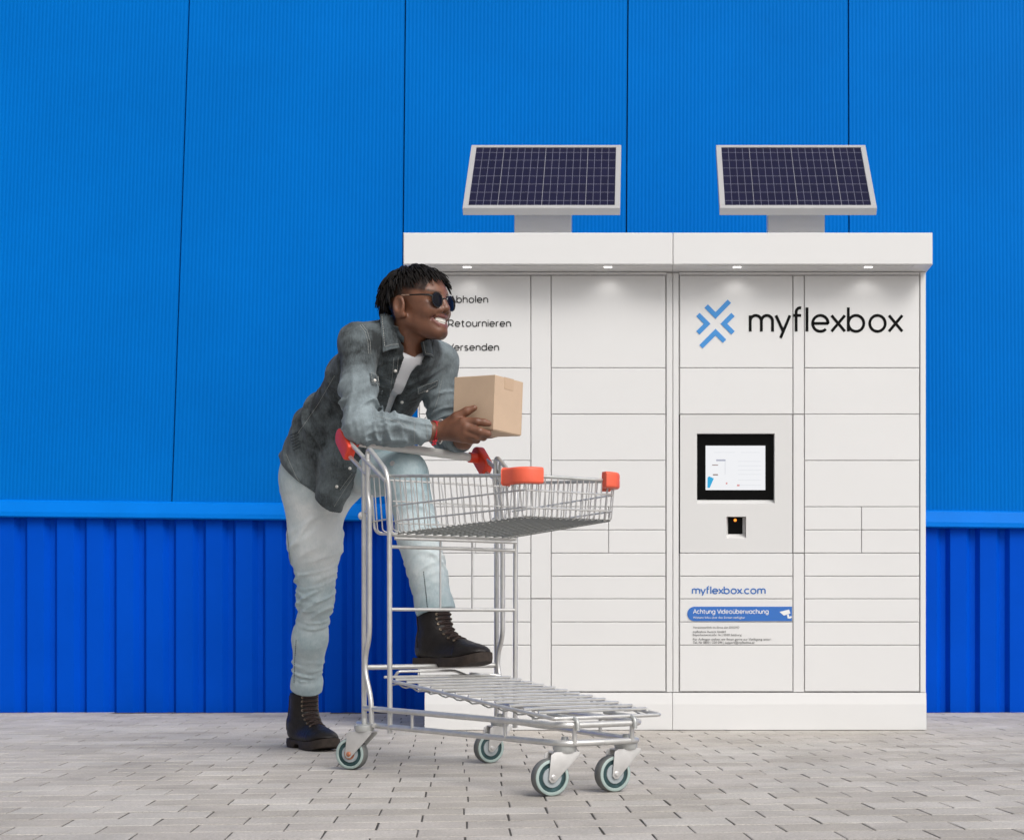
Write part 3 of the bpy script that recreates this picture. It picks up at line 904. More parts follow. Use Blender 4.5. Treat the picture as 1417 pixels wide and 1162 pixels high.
# basket
def hwid(v): return .212 + (.140 - .212) * (v - .03) / .82
def rimz(v): return .858 + (.797 - .858) * v / .85
VF = .828
def btm(v): return .682 + .012 * (v - .15) / .7
def bwire(name, pts, r, fil=.012, m='zinc', parent=cart, n=6): return ctube(name, pts, r, m, fil, n, parent)
rim = [(-hwid(.03), .03, rimz(.03)), (-hwid(VF), VF, rimz(VF)), (hwid(VF), VF, rimz(VF)), (hwid(.03), .03, rimz(.03))]
bwire('basket_rim', rim, .0046, .03, 'zinc_dull', n=8)
for w in (.762, .7185):
    hh = lambda v: hwid(v) - (.858 - w) * .06
    bwire('basket_band', [(-hh(.15), .15, w), (-hh(VF), VF, w), (hh(VF), VF, w), (hh(.15), .15, w)], .0024, .02)
vv = .045
while vv < VF - .015:
    for s in (-1, 1):
        hb_ = hwid(vv) - .012
        zb_ = btm(vv) if vv > .14 else .690
        bwire('basket_wire', [(s * hwid(vv), vv, rimz(vv) + .002), (s * hb_, vv, zb_ + .004), (s * (hb_ - .018), vv, zb_)], WR, .010, n=5)
    vv += .0305
nf = 15
for k in range(nf):
    u = -hwid(VF) * .95 + 2 * hwid(VF) * .95 * k / (nf - 1)
    bwire('basket_wire', [(u, VF + .001, rimz(VF) + .002), (u * .95, VF - .004, btm(VF) + .004), (u * .95, VF - .022, btm(VF))], WR, .010, n=5)
# bottom rails of the rear side pieces
for s in (-1, 1):
    bwire('basket_band', [(s * (hwid(.03)), .035, .80), (s * (hwid(.03) - .008), .035, .700), (s * (hwid(.05) - .008), .06, .686), (s * .200, .15, .681)], .0038, .02)
    bwire('basket_band', [(s * hwid(.03), .035, .722), (s * .203, .15, .726)], .0022, 0)
# hinged rear gate
for k in range(13):
    u = -.185 + .37 * k / 12
    bwire('gate_wire', [(u, .125, .836), (u * .98, .155, .74), (u * .96, .165, .690), (u * .96, .185, .686)], .0019, .012, n=5)
bwire('gate_wire', [(-.20, .122, .838), (.20, .122, .838)], .0030, 0)
bwire('gate_wire', [(-.195, .145, .776), (.195, .145, .776)], .0022, 0)
bwire('gate_wire', [(-.195, .163, .712), (.195, .163, .712)], .0022, 0)
# the woven floor: far too fine to pick apart
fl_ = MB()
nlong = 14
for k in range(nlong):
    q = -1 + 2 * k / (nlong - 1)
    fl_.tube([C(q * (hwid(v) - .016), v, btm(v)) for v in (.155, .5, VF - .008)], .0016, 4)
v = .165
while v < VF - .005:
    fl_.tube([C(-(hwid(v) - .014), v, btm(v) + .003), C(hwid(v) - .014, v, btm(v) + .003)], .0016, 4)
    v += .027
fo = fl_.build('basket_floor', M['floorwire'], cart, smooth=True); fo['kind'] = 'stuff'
# plastic corner bumpers
for s, ln in ((-1, .050), (1, .045)):
    mbp = MB()
    o_ = []
    prof = [(-.006, -.021), (.015, -.021), (.018, -.017), (.018, .016), (.014, .021), (-.006, .021)]
    path = [(s * (hwid(VF - .07)), VF - .07), (s * hwid(VF - .01), VF - .016), (s * (hwid(VF) - .016), VF + .004), (s * (hwid(VF) - ln), VF + .004)]
    # sweep the profile along the corner
    pts = fillet([Vector((a, b, 0)) for a, b in path], .022, 4)
    vs = []
    for i, p in enumerate(pts):
        t = (pts[min(i + 1, len(pts) - 1)] - pts[max(i - 1, 0)]).normalized()
        nn = Vector((t.y, -t.x, 0)) * (-1 if s < 0 else 1)
        if nn.dot(Vector((s, 1, 0))) < 0: nn = -nn
        for d, w in prof:
            q = p + nn * d
            vs.append(C(q.x, q.y, rimz(VF) + .001 + w))
    m_ = len(prof); fs = []
    for i in range(len(pts) - 1):
        for k in range(m_):
            l = (k + 1) % m_
            fs.append((i * m_ + k, i * m_ + l, (i + 1) * m_ + l, (i + 1) * m_ + k))
    fs += [tuple(range(m_)), tuple((len(pts) - 1) * m_ + k for k in range(m_))]
    mbp.add(vs, fs).build('corner_bumper', M['orange'], cart, smooth=True, bevel=.0025, segs=2)

# bottom tray
def tw(v): return .192 + (.160 - .192) * (v - .08) / .9
def tz(v): return .262 + (.192 - .262) * (v - .08) / .9
def to(v): return .002 + .016 * (v - .08) / .9
ctube('tray_frame', [(-.165, .07, .263), (-tw(.1) + to(.1), .10, .262), (-tw(.985) + to(.98), .985, tz(.98)), (tw(.985) + to(.98), .985, tz(.98)), (tw(.1) + to(.1), .10, .262), (.165, .07, .263)], .0050, fil=.012)
for s in (-1, 1):
    # crimped lower edge wire
    pts = []
    for k in range(41):
        v_ = .1 + .84 * k / 40
        pts.append((s * (tw(v_) - .003) + to(v_), v_, tz(v_) - .007 - .0035 * math.sin(k * 1.7)))
    ctube('tray_edge', pts, .0024, m='zinc_dull', fil=0, n=5)
v = .075
while v < .97:
    ctube('tray_rod', [(-tw(v) + to(v), v, tz(v) + .0075), (tw(v) + to(v), v, tz(v) + .0075)], .0040, fil=0, n=6)
    v += .0700
ctube('tray_hinge', [(-.13, .02, .272), (-.125, .03, .284), (.06, .03, .284), (.085, .075, .268)], .0042, fil=.012)
ctube('tray_hinge', [(.10, .055, .275), (.19, .085, .268)], .0042, fil=.0)

# casters
def caster(pu, pv, roll, parent_name, rust=False, top=.124):
    """pivot at (pu, pv); roll = unit rolling direction (world); wheel trails behind it"""
    piv = C(pu, pv, 0); roll = Vector((*roll, 0)).normalized(); ax = Vector((roll.y, -roll.x, 0))
    if ax.y > 0: ax = -ax           # towards the camera
    r = .0465
    wc = piv - roll * .040 + Vector((0, 0, r))
    body = MB().lathe([(.0001, top + .010), (.016, top + .009), (.029, top + .006), (.030, top - .003), (.027, top - .012), (.0001, top - .012)], piv, (0, 0, 1), 20).build('caster', M['zinc_dull'], cart, smooth=True)
    MB().lathe([(.0001, top + .026), (.008, top + .026), (.009, top + .018), (.009, top + .006), (.0001, top + .006)], piv, (0, 0, 1), 8).build('caster_nut', M['zinc_dull'], body, smooth=True)
    for sd_ in (1, -1):
        f = lambda a, b, d: wc + roll * a + Vector((0, 0, b)) + ax * d
        poly = [(.004, -.012), (.012, -.004), (.072, top - r - .018), (.072, top - r - .010), (.006, top - r - .010), (-.006, top - r - .016), (-.012, -.004), (-.006, -.012)]
        MB().prism(poly, sd_ * .0185, sd_ * .0215, f).build('fork', M['steel'], body, smooth=True, bevel=.0012, segs=2)
    f = lambda a, b, d: wc + roll * a + Vector((0, 0, b)) + ax * d
    MB().prism([(.004, top - r - .014), (.070, top - r - .014), (.070, top - r - .0102), (.004, top - r - .0102)], -.0185, .0185, f).build('fork', M['steel'], body)
    # wheel
    T = [(.0362, -.0120), (.0366, -.015), (.0435, -.0155), (.0462, -.012), (.0466, -.004), (.0466, .004), (.0462, .012), (.0435, .0155), (.0366, .015), (.0362, .0120)]
    tyre = MB().lathe([(.0001, -.0118), (.030, -.0118)] + T + [(.030, .0118), (.0001, .0118)], wc, ax, 36).build('wheel', M['tyre'], body, smooth=True)
    for sd_ in (1, -1):
        q = lambda pr: [(a, sd_ * b) for a, b in pr]
        MB().lathe(q([(.0360, .0140), (.0368, .0162), (.0425, .0164), (.0442, .0150)]), wc, ax, 36, False).build('tyre_side', M['tyre_side'], body, smooth=True)
        MB().lathe(q([(.0001, .0122), (.0365, .0122)]), wc, ax, 36).build('rim', M['rim'], body, smooth=True)
        MB().lathe(q([(.0001, .0158), (.012, .0162), (.0245, .0152), (.0255, .0128), (.02, .0127)]), wc, ax, 30).build('hub', M['hub'], body, smooth=True)
        MB().lathe(q([(.0001, .0255), (.0045, .0252), (.0055, .0235), (.0075, .0225), (.0075, .017)]), wc, ax, 12).build('axle', M['rust'] if rust else M['steel'], body, smooth=True)
    if rust:
        MB().lathe([(.010, .0166), (.0165, .0166), (.0165, .0160), (.010, .0158)], wc, ax, 18, False).build('hub_washer', M['rust'], body, smooth=True)
    return body
caster(-.236, .035, (.93, -.28), 'c', True)
caster(.216, .035, (.80, .55), 'c')
caster(-.092, .955, (.88, .45), 'c', top=.119)
caster(.090, .955, (.84, .54), 'c', top=.119)

# ------------------------------------------------------------------ cardboard box
ph = math.radians(30)
bl, br_ = Vector((-math.cos(ph), math.sin(ph), 0)), Vector((math.sin(ph), math.cos(ph), 0))
bN = P(682.5, 594, 4.80)
BWl, BWr, BHh = .152, .150, .164
Rt = Matrix.Rotation(math.radians(2.0), 3, 'Y')      # held a little askew
bl, br_, bu = Rt @ bl, Rt @ br_, Rt @ Vector((0, 0, 1))
boxo = thing('cardboard_box', 'small brown cardboard box held above the cart handle', 'box', bN + bl * BWl / 2 + br_ * BWr / 2)
def bxp(a, b, c): return bN + bl * a + br_ * b + bu * c
def bpanel(name, a0, a1, b0, b1, c0, c1, m, bev=.0012, parent=boxo):
    ids = [bxp(a, b, c) for a in (a0, a1) for b in (b0, b1) for c in (c0, c1)]
    return MB().add(ids, [(0, 1, 3, 2), (4, 6, 7, 5), (0, 4, 5, 1), (2, 3, 7, 6), (0, 2, 6, 4), (1, 5, 7, 3)]).build(name, m, parent, bevel=bev, segs=2)
bt = .003
bpanel('side_panel', 0, BWl, 0, bt, 0, BHh, M['card'])
bpanel('side_panel', 0, BWl, BWr - bt, BWr, 0, BHh, M['card'])
bpanel('side_panel', .0002, bt, bt, BWr - bt, 0, BHh - .001, M['card'])
bpanel('side_panel', BWl - bt, BWl - .0002, bt, BWr - bt, 0, BHh - .001, M['card'])
bpanel('bottom_flap', .002, BWl - .002, .002, BWr - .002, -.0025, .0005, M['card'])
bpanel('top_flap', .001, BWl - .001, .001, BWr / 2 - .0008, BHh - .002, BHh + .001, M['card'])
bpanel('top_flap', .001, BWl - .001, BWr / 2 + .0008, BWr - .001, BHh - .002, BHh + .001, M['card'])
bpanel('tape', -.0006, .0004, BWr / 2 - .024, BWr / 2 + .024, BHh - .034, BHh + .0012, M['tape'], 0)
bpanel('tape', -.0006, BWl + .0006, BWr / 2 - .024, BWr / 2 + .024, BHh + .0008, BHh + .0016, M['tape'], 0)

# ------------------------------------------------------------------ person: implicit surfaces, meshed with surface nets
A_ = lambda v: np.array(v, dtype=np.float64)
def smin(a, b, k):
    h = np.clip(.5 + .5 * (b - a) / k, 0, 1)
    return b * (1 - h) + a * h - k * h * (1 - h)
def smax(a, b, k): return -smin(-a, -b, k)
def cone(p, a, b, ra, rb):
    a, b = A_(a), A_(b); ab = b - a
    t = np.clip(((p - a) @ ab) / (ab @ ab), 0, 1)
    return np.linalg.norm(p - a - t[:, None] * ab, axis=1) - (ra + (rb - ra) * t)
def chain(p, pts, rs, k=.008):
    d = None
    for i in range(len(pts) - 1):
        e = cone(p, pts[i], pts[i + 1], rs[i], rs[i + 1])
        d = e if d is None else smin(d, e, k)
    return d
def ell(p, c, r):
    q = (p - A_(c)) / A_(r); n = np.linalg.norm(q, axis=1)
    return (n - 1) * min(r)
def ball(p, c, r): return np.linalg.norm(p - A_(c), axis=1) - r
def wob(p, f, seed, n=6):
    rg = np.random.default_rng(seed); s = 0
    for i in range(n):
        k = rg.normal(size=3); k = k / np.linalg.norm(k) * f * rg.uniform(.7, 1.5)
        s = s + np.sin(p @ k + rg.uniform(0, 6.28))
    return s / n
def folds(p, a, b, lam, amp, c, w, seed, skew=.0):
    """cloth creases across a limb a->b: each ridge covers only part of the way round"""
    a, b = A_(a), A_(b); ab = b - a; L = np.linalg.norm(ab); d = ab / L
    e1 = np.cross(d, [.3, .2, .93]); e1 /= np.linalg.norm(e1); e2 = np.cross(d, e1)
    q = p - a; s = q @ d; th = np.arctan2(q @ e2, q @ e1)
    m = np.exp(-((s / L - c) / w) ** 2)
    out = 0
    for lay, (lm, am) in enumerate(((lam, 1.0), (lam * .62, .55))):
        ph = s / lm + (.35 + skew) * np.sin(th + seed + lay) + .45 * wob(p, 17, seed + lay, 5) + lay * .37
        k = np.floor(ph); fr = ph - k
        hsh = np.modf(np.abs(np.sin(k * 12.9898 + seed * 7.7 + lay * 3.1) * 43758.5453))[0]
        arc_ = np.clip(.5 + .5 * np.cos(th - hsh * 6.2832), 0, 1) ** 1.5
        ridge = np.exp(-((fr - .5) / np.where(fr < .5, .20, .13)) ** 2)
        out = out + am * (ridge * 1.15 - .25) * arc_
    return -amp * m * out

def snet(sdf, lo, hi, h, B=8, relax=1):
    lo = A_(lo); hi = A_(hi)
    nb = np.ceil((hi - lo) / (h * B)).astype(int)
    g = np.stack(np.meshgrid(*[np.arange(n) for n in nb], indexing='ij'), -1).reshape(-1, 3)
    d = sdf(lo + (g + .5) * h * B)
    g = g[np.abs(d) < h * B * 1.25 + .012]
    off = np.stack(np.meshgrid(*[np.arange(B + 1)] * 3, indexing='ij'), -1).reshape(-1, 3)
    vals = np.empty((len(g), (B + 1) ** 3))
    ck = 400
    for i in range(0, len(g), ck):
        q = (g[i:i + ck, None, :] * B + off[None]).reshape(-1, 3)
        vals[i:i + ck] = sdf(lo + q * h).reshape(-1, (B + 1) ** 3)
    vals = vals.reshape(-1, B + 1, B + 1, B + 1)
    cor = [(i, j, k) for i in (0, 1) for j in (0, 1) for k in (0, 1)]
    C8 = np.stack([vals[:, i:i + B, j:j + B, k:k + B] for i, j, k in cor], -1)
    ins = C8 < 0
    mix = ins.any(-1) & ~ins.all(-1)
    bi, ci, cj, ck_ = np.nonzero(mix)
    cell = g[bi] * B + np.stack([ci, cj, ck_], -1)
    cv = C8[mix]
    acc = np.zeros((len(cell), 3)); cnt = np.zeros(len(cell))
    ca_ = A_(cor)
    for x in range(8):
        for y in range(x + 1, 8):
            if np.abs(ca_[x] - ca_[y]).sum() != 1: continue
            m = (cv[:, x] < 0) != (cv[:, y] < 0)
            t = cv[m, x] / (cv[m, x] - cv[m, y])
            acc[m] += ca_[x] + t[:, None] * (ca_[y] - ca_[x]); cnt[m] += 1
    pos = lo + (cell + acc / cnt[:, None]) * h
    S = (nb * B + 4).astype(np.int64)
    key = ((cell[:, 0] + 1) * S[1] + cell[:, 1] + 1) * S[2] + cell[:, 2] + 1
    order = np.argsort(key); ks = key[order]
    st = [S[1] * S[2], S[2], 1]
    quads = []
    for ax, cidx in ((0, 4), (1, 2), (2, 1)):
        m = np.nonzero((cv[:, 0] < 0) != (cv[:, cidx] < 0))[0]
        b, c = (ax + 1) % 3, (ax + 2) % 3
        k0 = key[m]
        ids, ok = [m], np.ones(len(m), bool)
        for kk in (k0 - st[b], k0 - st[b] - st[c], k0 - st[c]):
            j = np.clip(np.searchsorted(ks, kk), 0, len(ks) - 1)
            ok &= ks[j] == kk
            ids.append(order[j])
        q = np.stack(ids, -1)[ok]; inside = cv[m, 0][ok] < 0
        q[inside] = q[inside][:, ::-1]
        quads.append(q[:, ::-1])
    F = np.concatenate(quads)
    for _ in range(relax):
        a2 = np.zeros_like(pos); n2 = np.zeros(len(pos))
        for k in range(4):
            np.add.at(a2, F[:, k], pos[F[:, (k + 1) % 4]] + pos[F[:, k - 1]]); np.add.at(n2, F[:, k], 2)
        ok = n2 > 0
        pos[ok] = pos[ok] * .45 + .55 * a2[ok] / n2[ok, None]
    return pos, F

def join_nets(parts):
    vs, fs, b = [], [], 0
    for v, f in parts:
        vs.append(v); fs.append(f + b); b += len(v)
    return np.concatenate(vs), np.concatenate(fs)
def net_obj(name, v, f, m, parent, attrs=None):
    return mesh_obj(name, v, f, m, parent, True, attrs)
def bvh_of(v, f): return BVHTree.FromPolygons([tuple(p) for p in v], [tuple(int(i) for i in q) for q in f])
CAMP = Vector((0, 0, CAMH))
def cast(bv, px, py):
    d = (P(px, py, 5.0) - CAMP).normalized()
    h = bv.ray_cast(CAMP, d)
    if h[0] is None: return None
    n = h[1] if h[1].dot(d) < 0 else -h[1]
    return h[0], n

# ---- joints (photo pixel and depth give the place)
pel = P(443, 655, 5.25)
hipR, kneeR, ankR = P(434, 668, 5.24), P(437, 828, 5.31), P(424, 952, 5.46)
hipL, kneeL, ankL = P(474, 650, 5.30), P(560, 656, 4.93), P(603, 846, 4.86)
S = [P(437, 672, 5.26), P(462, 612, 5.21), P(517, 536, 5.07), P(546, 497, 4.99), P(560, 476, 4.95)]
SA = [.148, .138, .147, .160, .085]
SB = [.132, .124, .120, .114, .085]
shR, elR, wrR = P(496, 475, 4.84), P(497, 590, 4.74), P(606, 597, 4.86)
shL, elL, wrL = P(609, 500, 5.05), P(615, 603, 5.06), P(641, 609, 4.90)
nk = P(561, 476, 4.94)
HO = P(578, 430, 4.87)                    # between the ears
HF, HLf, HU = Vector((.866, -.5, .02)).normalized(), Vector((.5, .866, 0)), None
HU = HF.cross(HLf).normalized()
HM = np.array([HF, HLf, HU])
def Hp(x, y, z): return HO + HF * x + HLf * y + HU * z
TR_ = Vector((-.824, -.567, .03)).normalized()
spine = [A_(s) for s in S]
def torso(p, shrink=0.0, parts=False):
    """elliptic tube along the spine"""
    best = None; R_ = A_(TR_)
    for i in range(len(spine) - 1):
        a, b = spine[i], spine[i + 1]; ab = b - a; L2 = ab @ ab
        t = ((p - a) @ ab) / L2
        tc = np.clip(t, 0 if i else -.6, 1)
        c = a + tc[:, None] * ab
        d = p - c
        T = ab / math.sqrt(L2); Fw = np.cross(T, R_); Fw /= np.linalg.norm(Fw)
        if Fw[1] > 0: Fw = -Fw
        ra = SA[i] + (SA[i + 1] - SA[i]) * np.clip(tc, 0, 1) - shrink
        rb = SB[i] + (SB[i + 1] - SB[i]) * np.clip(tc, 0, 1) - shrink
        r, f, e = d @ R_, d @ Fw, d @ T
        n = np.sqrt((r / ra) ** 2 + (f / rb) ** 2 + (e / rb) ** 2)
        di = (n - 1) * np.minimum(ra, rb)
        if best is None: best, br, bf, bt_ = di, r, f, i + tc
        else:
            m = di < best
            br = np.where(m, r, br); bf = np.where(m, f, bf); bt_ = np.where(m, i + tc, bt_)
            best = smin(best, di, .035)
    return (best, br, bf, bt_) if parts else best

person = thing('person', 'person in faded denim shirt, pale jeans and sunglasses leaning over the cart handle', 'person', P(424, 1030, 5.45) * 1.0)
person.location.z = 0; ORIG[person.name] = Vector(person.location)

# ---------------- head and neck
def head(p, full=False):
    q = (p - A_(HO)) @ HM.T
    qa = q.copy(); qa[:, 1] = np.abs(qa[:, 1])
    d = ell(q, (-.010, 0, .048), (.098, .074, .080))
    d = smin(d, ell(q, (.040, 0, .018), (.058, .059, .072)), .03)
    d = smin(d, ell(q, (.046, 0, -.030), (.050, .050, .060)), .025)
    d = smin(d, cone(qa, (.000, .047, -.038), (.080, .011, -.077), .014, .017), .026)
    d = smin(d, ball(q, (.083, 0, -.073), .0185), .016)
    d = smin(d, ell(qa, (.068, .034, -.012), (.026, .022, .020)), .018)
    d = smin(d, cone(qa, (.080, .004, .048), (.068, .046, .046), .013, .010), .014)
    # eye sockets
    d = smax(d, -ell(qa, (.098, .032, .018), (.018, .019, .012)), .014)
    # nose
    ns = cone(q, (.092, 0, .030), (.108, 0, -.006), .0080, .0125)
    ns = smin(ns, ball(qa, (.098, .0155, -.011), .0105), .008)
    d = smin(d, ns, .010)
    d = smax(d, -ell(qa, (.104, .008, -.018), (.006, .004, .004)), .003)
    # mouth: parted in a wide smile
    mz = q[:, 2] - (-.044 + 6.0 * q[:, 1] ** 2)
    qm = np.stack([q[:, 0], q[:, 1], mz], -1)
    d = smax(d, -ell(qm, (.094, 0, 0), (.034, .033, .0115)), .004)
    up = np.minimum(cone(qa, (.0985, 0, -.0295), (.095, .017, -.0275), .0062, .0058), cone(qa, (.095, .017, -.0275), (.076, .036, -.0350), .0058, .0032))
    lo_ = np.minimum(cone(qa, (.0975, 0, -.0600), (.093, .018, -.0560), .0078, .0068), cone(qa, (.093, .018, -.0560), (.076, .036, -.0370), .0068, .0032))
    lips = np.minimum(up, lo_)
    d = smin(d, lips, .005)
    # smile folds
    d = smax(d, -cone(qa, (.093, .022, -.012), (.080, .038, -.040), .0030, .0026), .006)
    # ears
    e = ell(qa, (-.008, .0815, .001), (.0225, .0100, .034))
    e = smax(e, -ell(qa, (-.004, .0930, .005), (.0140, .0110, .0220)), .003)
    e = smin(e, cone(qa, (-.004, .072, .024), (-.016, .081, .010), .004, .004), .005)
    e = smin(e, ball(qa, (.005, .074, -.026), .008), .006)
    d = smin(d, e, .006)
    # neck
    nb_, nt = A_(nk) + A_(Vector((-.012, .018, -.05))), A_(Hp(-.022, 0, -.02))
    n_ = cone(p, nt, nb_, .053, .059)
    n_ = smin(n_, cone(p, A_(Hp(-.02, -.05, -.03)), A_(nk + Vector((.03, -.04, -.06))), .018, .014), .02)
    d = smin(d, n_, .022)
    return (d, lips, q) if full else d
hv, hf = snet(lambda p: head(p), A_(HO) - A_([.17, .17, .26]), A_(HO) + A_([.17, .17, .17]), .0026)

# ---------------- hands
def hand(p, w, palm, fingers, thumb, arm):
    d = cone(p, arm, w, .036, .0275)
    for k in palm: d = smin(d, chain(p, [w, k], [.021, .0145], .01), .014)
    for f in fingers: d = smin(d, chain(p, f[0], f[1], .004), .0045)
    d = smin(d, chain(p, thumb[0], thumb[1], .006), .008)
    return d
K = [P(641, 583.5, 4.797), P(645, 591.5, 4.787), P(644, 599.5, 4.79), P(640, 606, 4.80)]
fR = [([K[0], P(660, 583.5, 4.786), P(670, 584.5, 4.787), P(676.5, 586, 4.790)], [.0140, .0122, .0112, .0088]),
      ([K[1], P(664, 597, 4.777), P(675, 600.5, 4.792), P(676, 601, 4.835)], [.0142, .0125, .0112, .0092]),
      ([K[2], P(659, 604, 4.786), P(669, 605, 4.806), P(667, 603, 4.850)], [.0138, .0120, .0108, .0090]),
      ([K[3], P(651, 609.5, 4.802), P(660, 609, 4.822), P(660, 606, 4.856)], [.0125, .0108, .0098, .0082])]
tR = ([P(618, 589, 4.845), P(632, 577.5, 4.822), P(646, 569, 4.815), P(656.5, 564.5, 4.812)], [.0200, .0165, .0130, .0090])
hR = lambda p: hand(p, wrR, K, fR, tR, P(575, 597, 4.83))
vR, fRc = snet(hR, np.minimum(A_(P(565, 615, 4.75)), A_(P(565, 615, 4.92))) - .05, A_(P(680, 555, 4.90)) + .05, .0022)
KL = [P(655, 600, 4.915), P(655, 601, 4.935), P(654, 602, 4.955), P(652, 603, 4.975)]
fL = [([k, k + Vector((.035, .012 * i, .006)), k + Vector((.058, .014 * i, .008)), k + Vector((.074, .015 * i, .009))], [.0135, .0118, .0105, .0085]) for i, k in enumerate(KL)]
tL = ([P(643, 606, 4.905), P(650, 602, 4.885), P(657, 600.5, 4.875), P(662, 599.8, 4.87)], [.018, .015, .0125, .009])
hL = lambda p: hand(p, wrL, KL, fL, tL, P(624, 606, 5.0))
vL, fLc = snet(hL, A_(P(600, 640, 4.82)) - .03, A_(P(700, 560, 5.06)) + .03, .0030)

# ---------------- the rest of the body, under the clothes
def body_sdf(p):
    d = smax(torso(p, .045), -((p - A_(S[0])) @ A_((S[1] - S[0]).normalized()) + .02), .02)
    d = smin(d, chain(p, [shR, elR, wrR], [.050, .036, .026]), .03)
    d = smin(d, chain(p, [shL, elL, wrL], [.050, .036, .026]), .03)
    d = smin(d, chain(p, [hipR, kneeR, ankR, ankR - Vector((0, 0, .08))], [.075, .046, .034, .03]), .03)
    d = smin(d, chain(p, [hipL, kneeL, ankL, ankL - Vector((0, 0, .06))], [.075, .046, .034, .03]), .03)
    d = smin(d, cone(p, nk, nk + Vector((0, 0, .03)), .055, .05), .02)
    return d
bv_, bf_ = snet(body_sdf, (-1.45, 4.55, .05), (-.42, 5.75, 1.45), .009)
allv, allf = join_nets([(hv, hf), (vR, fRc), (vL, fLc), (bv_, bf_)])
_, lipd, hq = head(allv, True)
lip = np.clip(1 - lipd / .0022, 0, 1)
beard = np.clip(1 - np.abs(hq[:, 1]) / .03, 0, 1) * np.clip((-.072 - hq[:, 2]) / .010, 0, 1) * (hq[:, 0] > .05) * (hq[:, 2] > -.12) * .65
stub = np.clip(1 - np.abs(hq[:, 2] + .021) / .006, 0, 1) * (hq[:, 0] > .085) * (np.abs(hq[:, 1]) < .03) * .30
# cropped hair at the temples and nape
scalp = np.clip((-hq[:, 0] + .012) / .02, 0, 1) * np.clip((hq[:, 2] + .045) / .02, 0, 1) * np.clip((.068 - np.abs(hq[:, 1]) + .5 * np.clip(hq[:, 2] - .03, 0, 1) * 10) / .01, 0, 1)
scalp = np.maximum(scalp, np.clip((hq[:, 2] - .050 + .2 * np.clip(hq[:, 0], 0, 1)) / .012, 0, 1) * (hq[:, 0] < .075))
scalp *= (np.linalg.norm(hq, axis=1) < .2)
brow = np.clip(1 - np.abs(hq[:, 2] - .042 - .1 * (np.abs(hq[:, 1]) - .03)) / .005, 0, 1) * (hq[:, 0] > .06) * (np.abs(np.abs(hq[:, 1]) - .034) < .022) * .8
beard = np.clip(np.maximum(np.maximum(np.maximum(beard, stub), scalp * .9), brow), 0, 1)
body = net_obj('body', allv, allf, M['skin'], person, {'lip': lip, 'beard': beard})

# teeth
tm = MB()
for row, (zt_, hh) in enumerate(((-.0405, .0115), (-.0510, .0075))):
    for k in range(10):
        a = (k - 4.5) * 6.6
        y = .046 * math.sin(math.radians(a)) * .98
        x = .0945 - .046 * (1 - math.cos(math.radians(a))) * 1.2 - row * .0015
        z = zt_ + 6.0 * y * y
        wd = .00255
        tx_, ty_ = -math.sin(math.radians(a)), math.cos(math.radians(a))
        vs = []
        for sx in (-1, 1):
            for sz in (-1, 1):
                for sy in (-1, 1):
                    vs.append(Hp(x + tx_ * wd * sy + (.0018 if sx > 0 else -.004) * ty_, y + ty_ * wd * sy, z + sz * hh / 2))
        tm.add(vs, [(0, 1, 3, 2), (4, 6, 7, 5), (0, 4, 5, 1), (2, 3, 7, 6), (0, 2, 6, 4), (1, 5, 7, 3)])
tm.build('teeth', M['teeth'], body, smooth=True, bevel=.0006, segs=2)

# hair: short locks falling from the crown
hr = MB()
rg = random.Random(5)
hb_v = bvh_of(hv, hf)
nlk = 0
def lock(d, ln, rad, front):
    global nlk
    st = Vector(Hp(-.010, 0, .048)) + (HF * d.x * .098 + HLf * d.y * .074 + HU * d.z * .080) * 1.0
    nrm = (HF * d.x / .098 + HLf * d.y / .074 + HU * d.z / .080).normalized()
    crown = Vector(Hp(-.035, 0, .125))
    flow = (st - crown); flow = (flow - nrm * flow.dot(nrm))
    flow = flow.normalized() if flow.length > 1e-4 else HF.copy()
    flow = (flow + HF * .30 + Vector((rg.uniform(-.4, .4), rg.uniform(-.4, .4), rg.uniform(-.15, .15)))).normalized()
    pts, rs = [st - nrm * .004], [rad]
    p_ = st.copy(); dr = (nrm * rg.uniform(.8, 1.2) + flow * .75).normalized()
    n_ = 6
    for k in range(n_):
        p_ = p_ + dr * (ln / n_)
        q = A_(p_)[None]
        dd = float(head(q)[0])
        if dd < rad * .9: p_ = p_ + nrm * (rad * .9 - dd)
        pts.append(p_.copy()); rs.append(rad * (1.0 - .10 * k) * rg.uniform(.9, 1.1) if k < n_ - 1 else rad * .35)
        dr = (dr + flow * .30 + Vector((0, 0, -.38)) + Vector((rg.uniform(-.16, .16), rg.uniform(-.16, .16), rg.uniform(-.1, .1)))).normalized()
    hr.tube(pts, rs, 5); nlk += 1
gold = math.pi * (3 - math.sqrt(5))
for i in range(1500):
    z = 1 - 2 * (i + .5) / 1500; r = math.sqrt(max(0, 1 - z * z)); a = i * gold
    d = Vector((r * math.cos(a), r * math.sin(a), z))
    if d.z < -.30: continue
    hair_min = .34 + .34 * max(d.x, 0) + .05 * math.sin(a * 7) if d.x > -.12 else (-.22 if d.x < -.45 else .34 - (-.12 - d.x) / .33 * .56)
    if d.z < hair_min: continue
    back = max(0, -d.x)
    lock(d, rg.uniform(.036, .056) + .018 * back + (.010 if d.x > .5 else 0), rg.uniform(.0022, .0040), d.x > .4)
hr.build('hair', M['hair'], person, smooth=True)

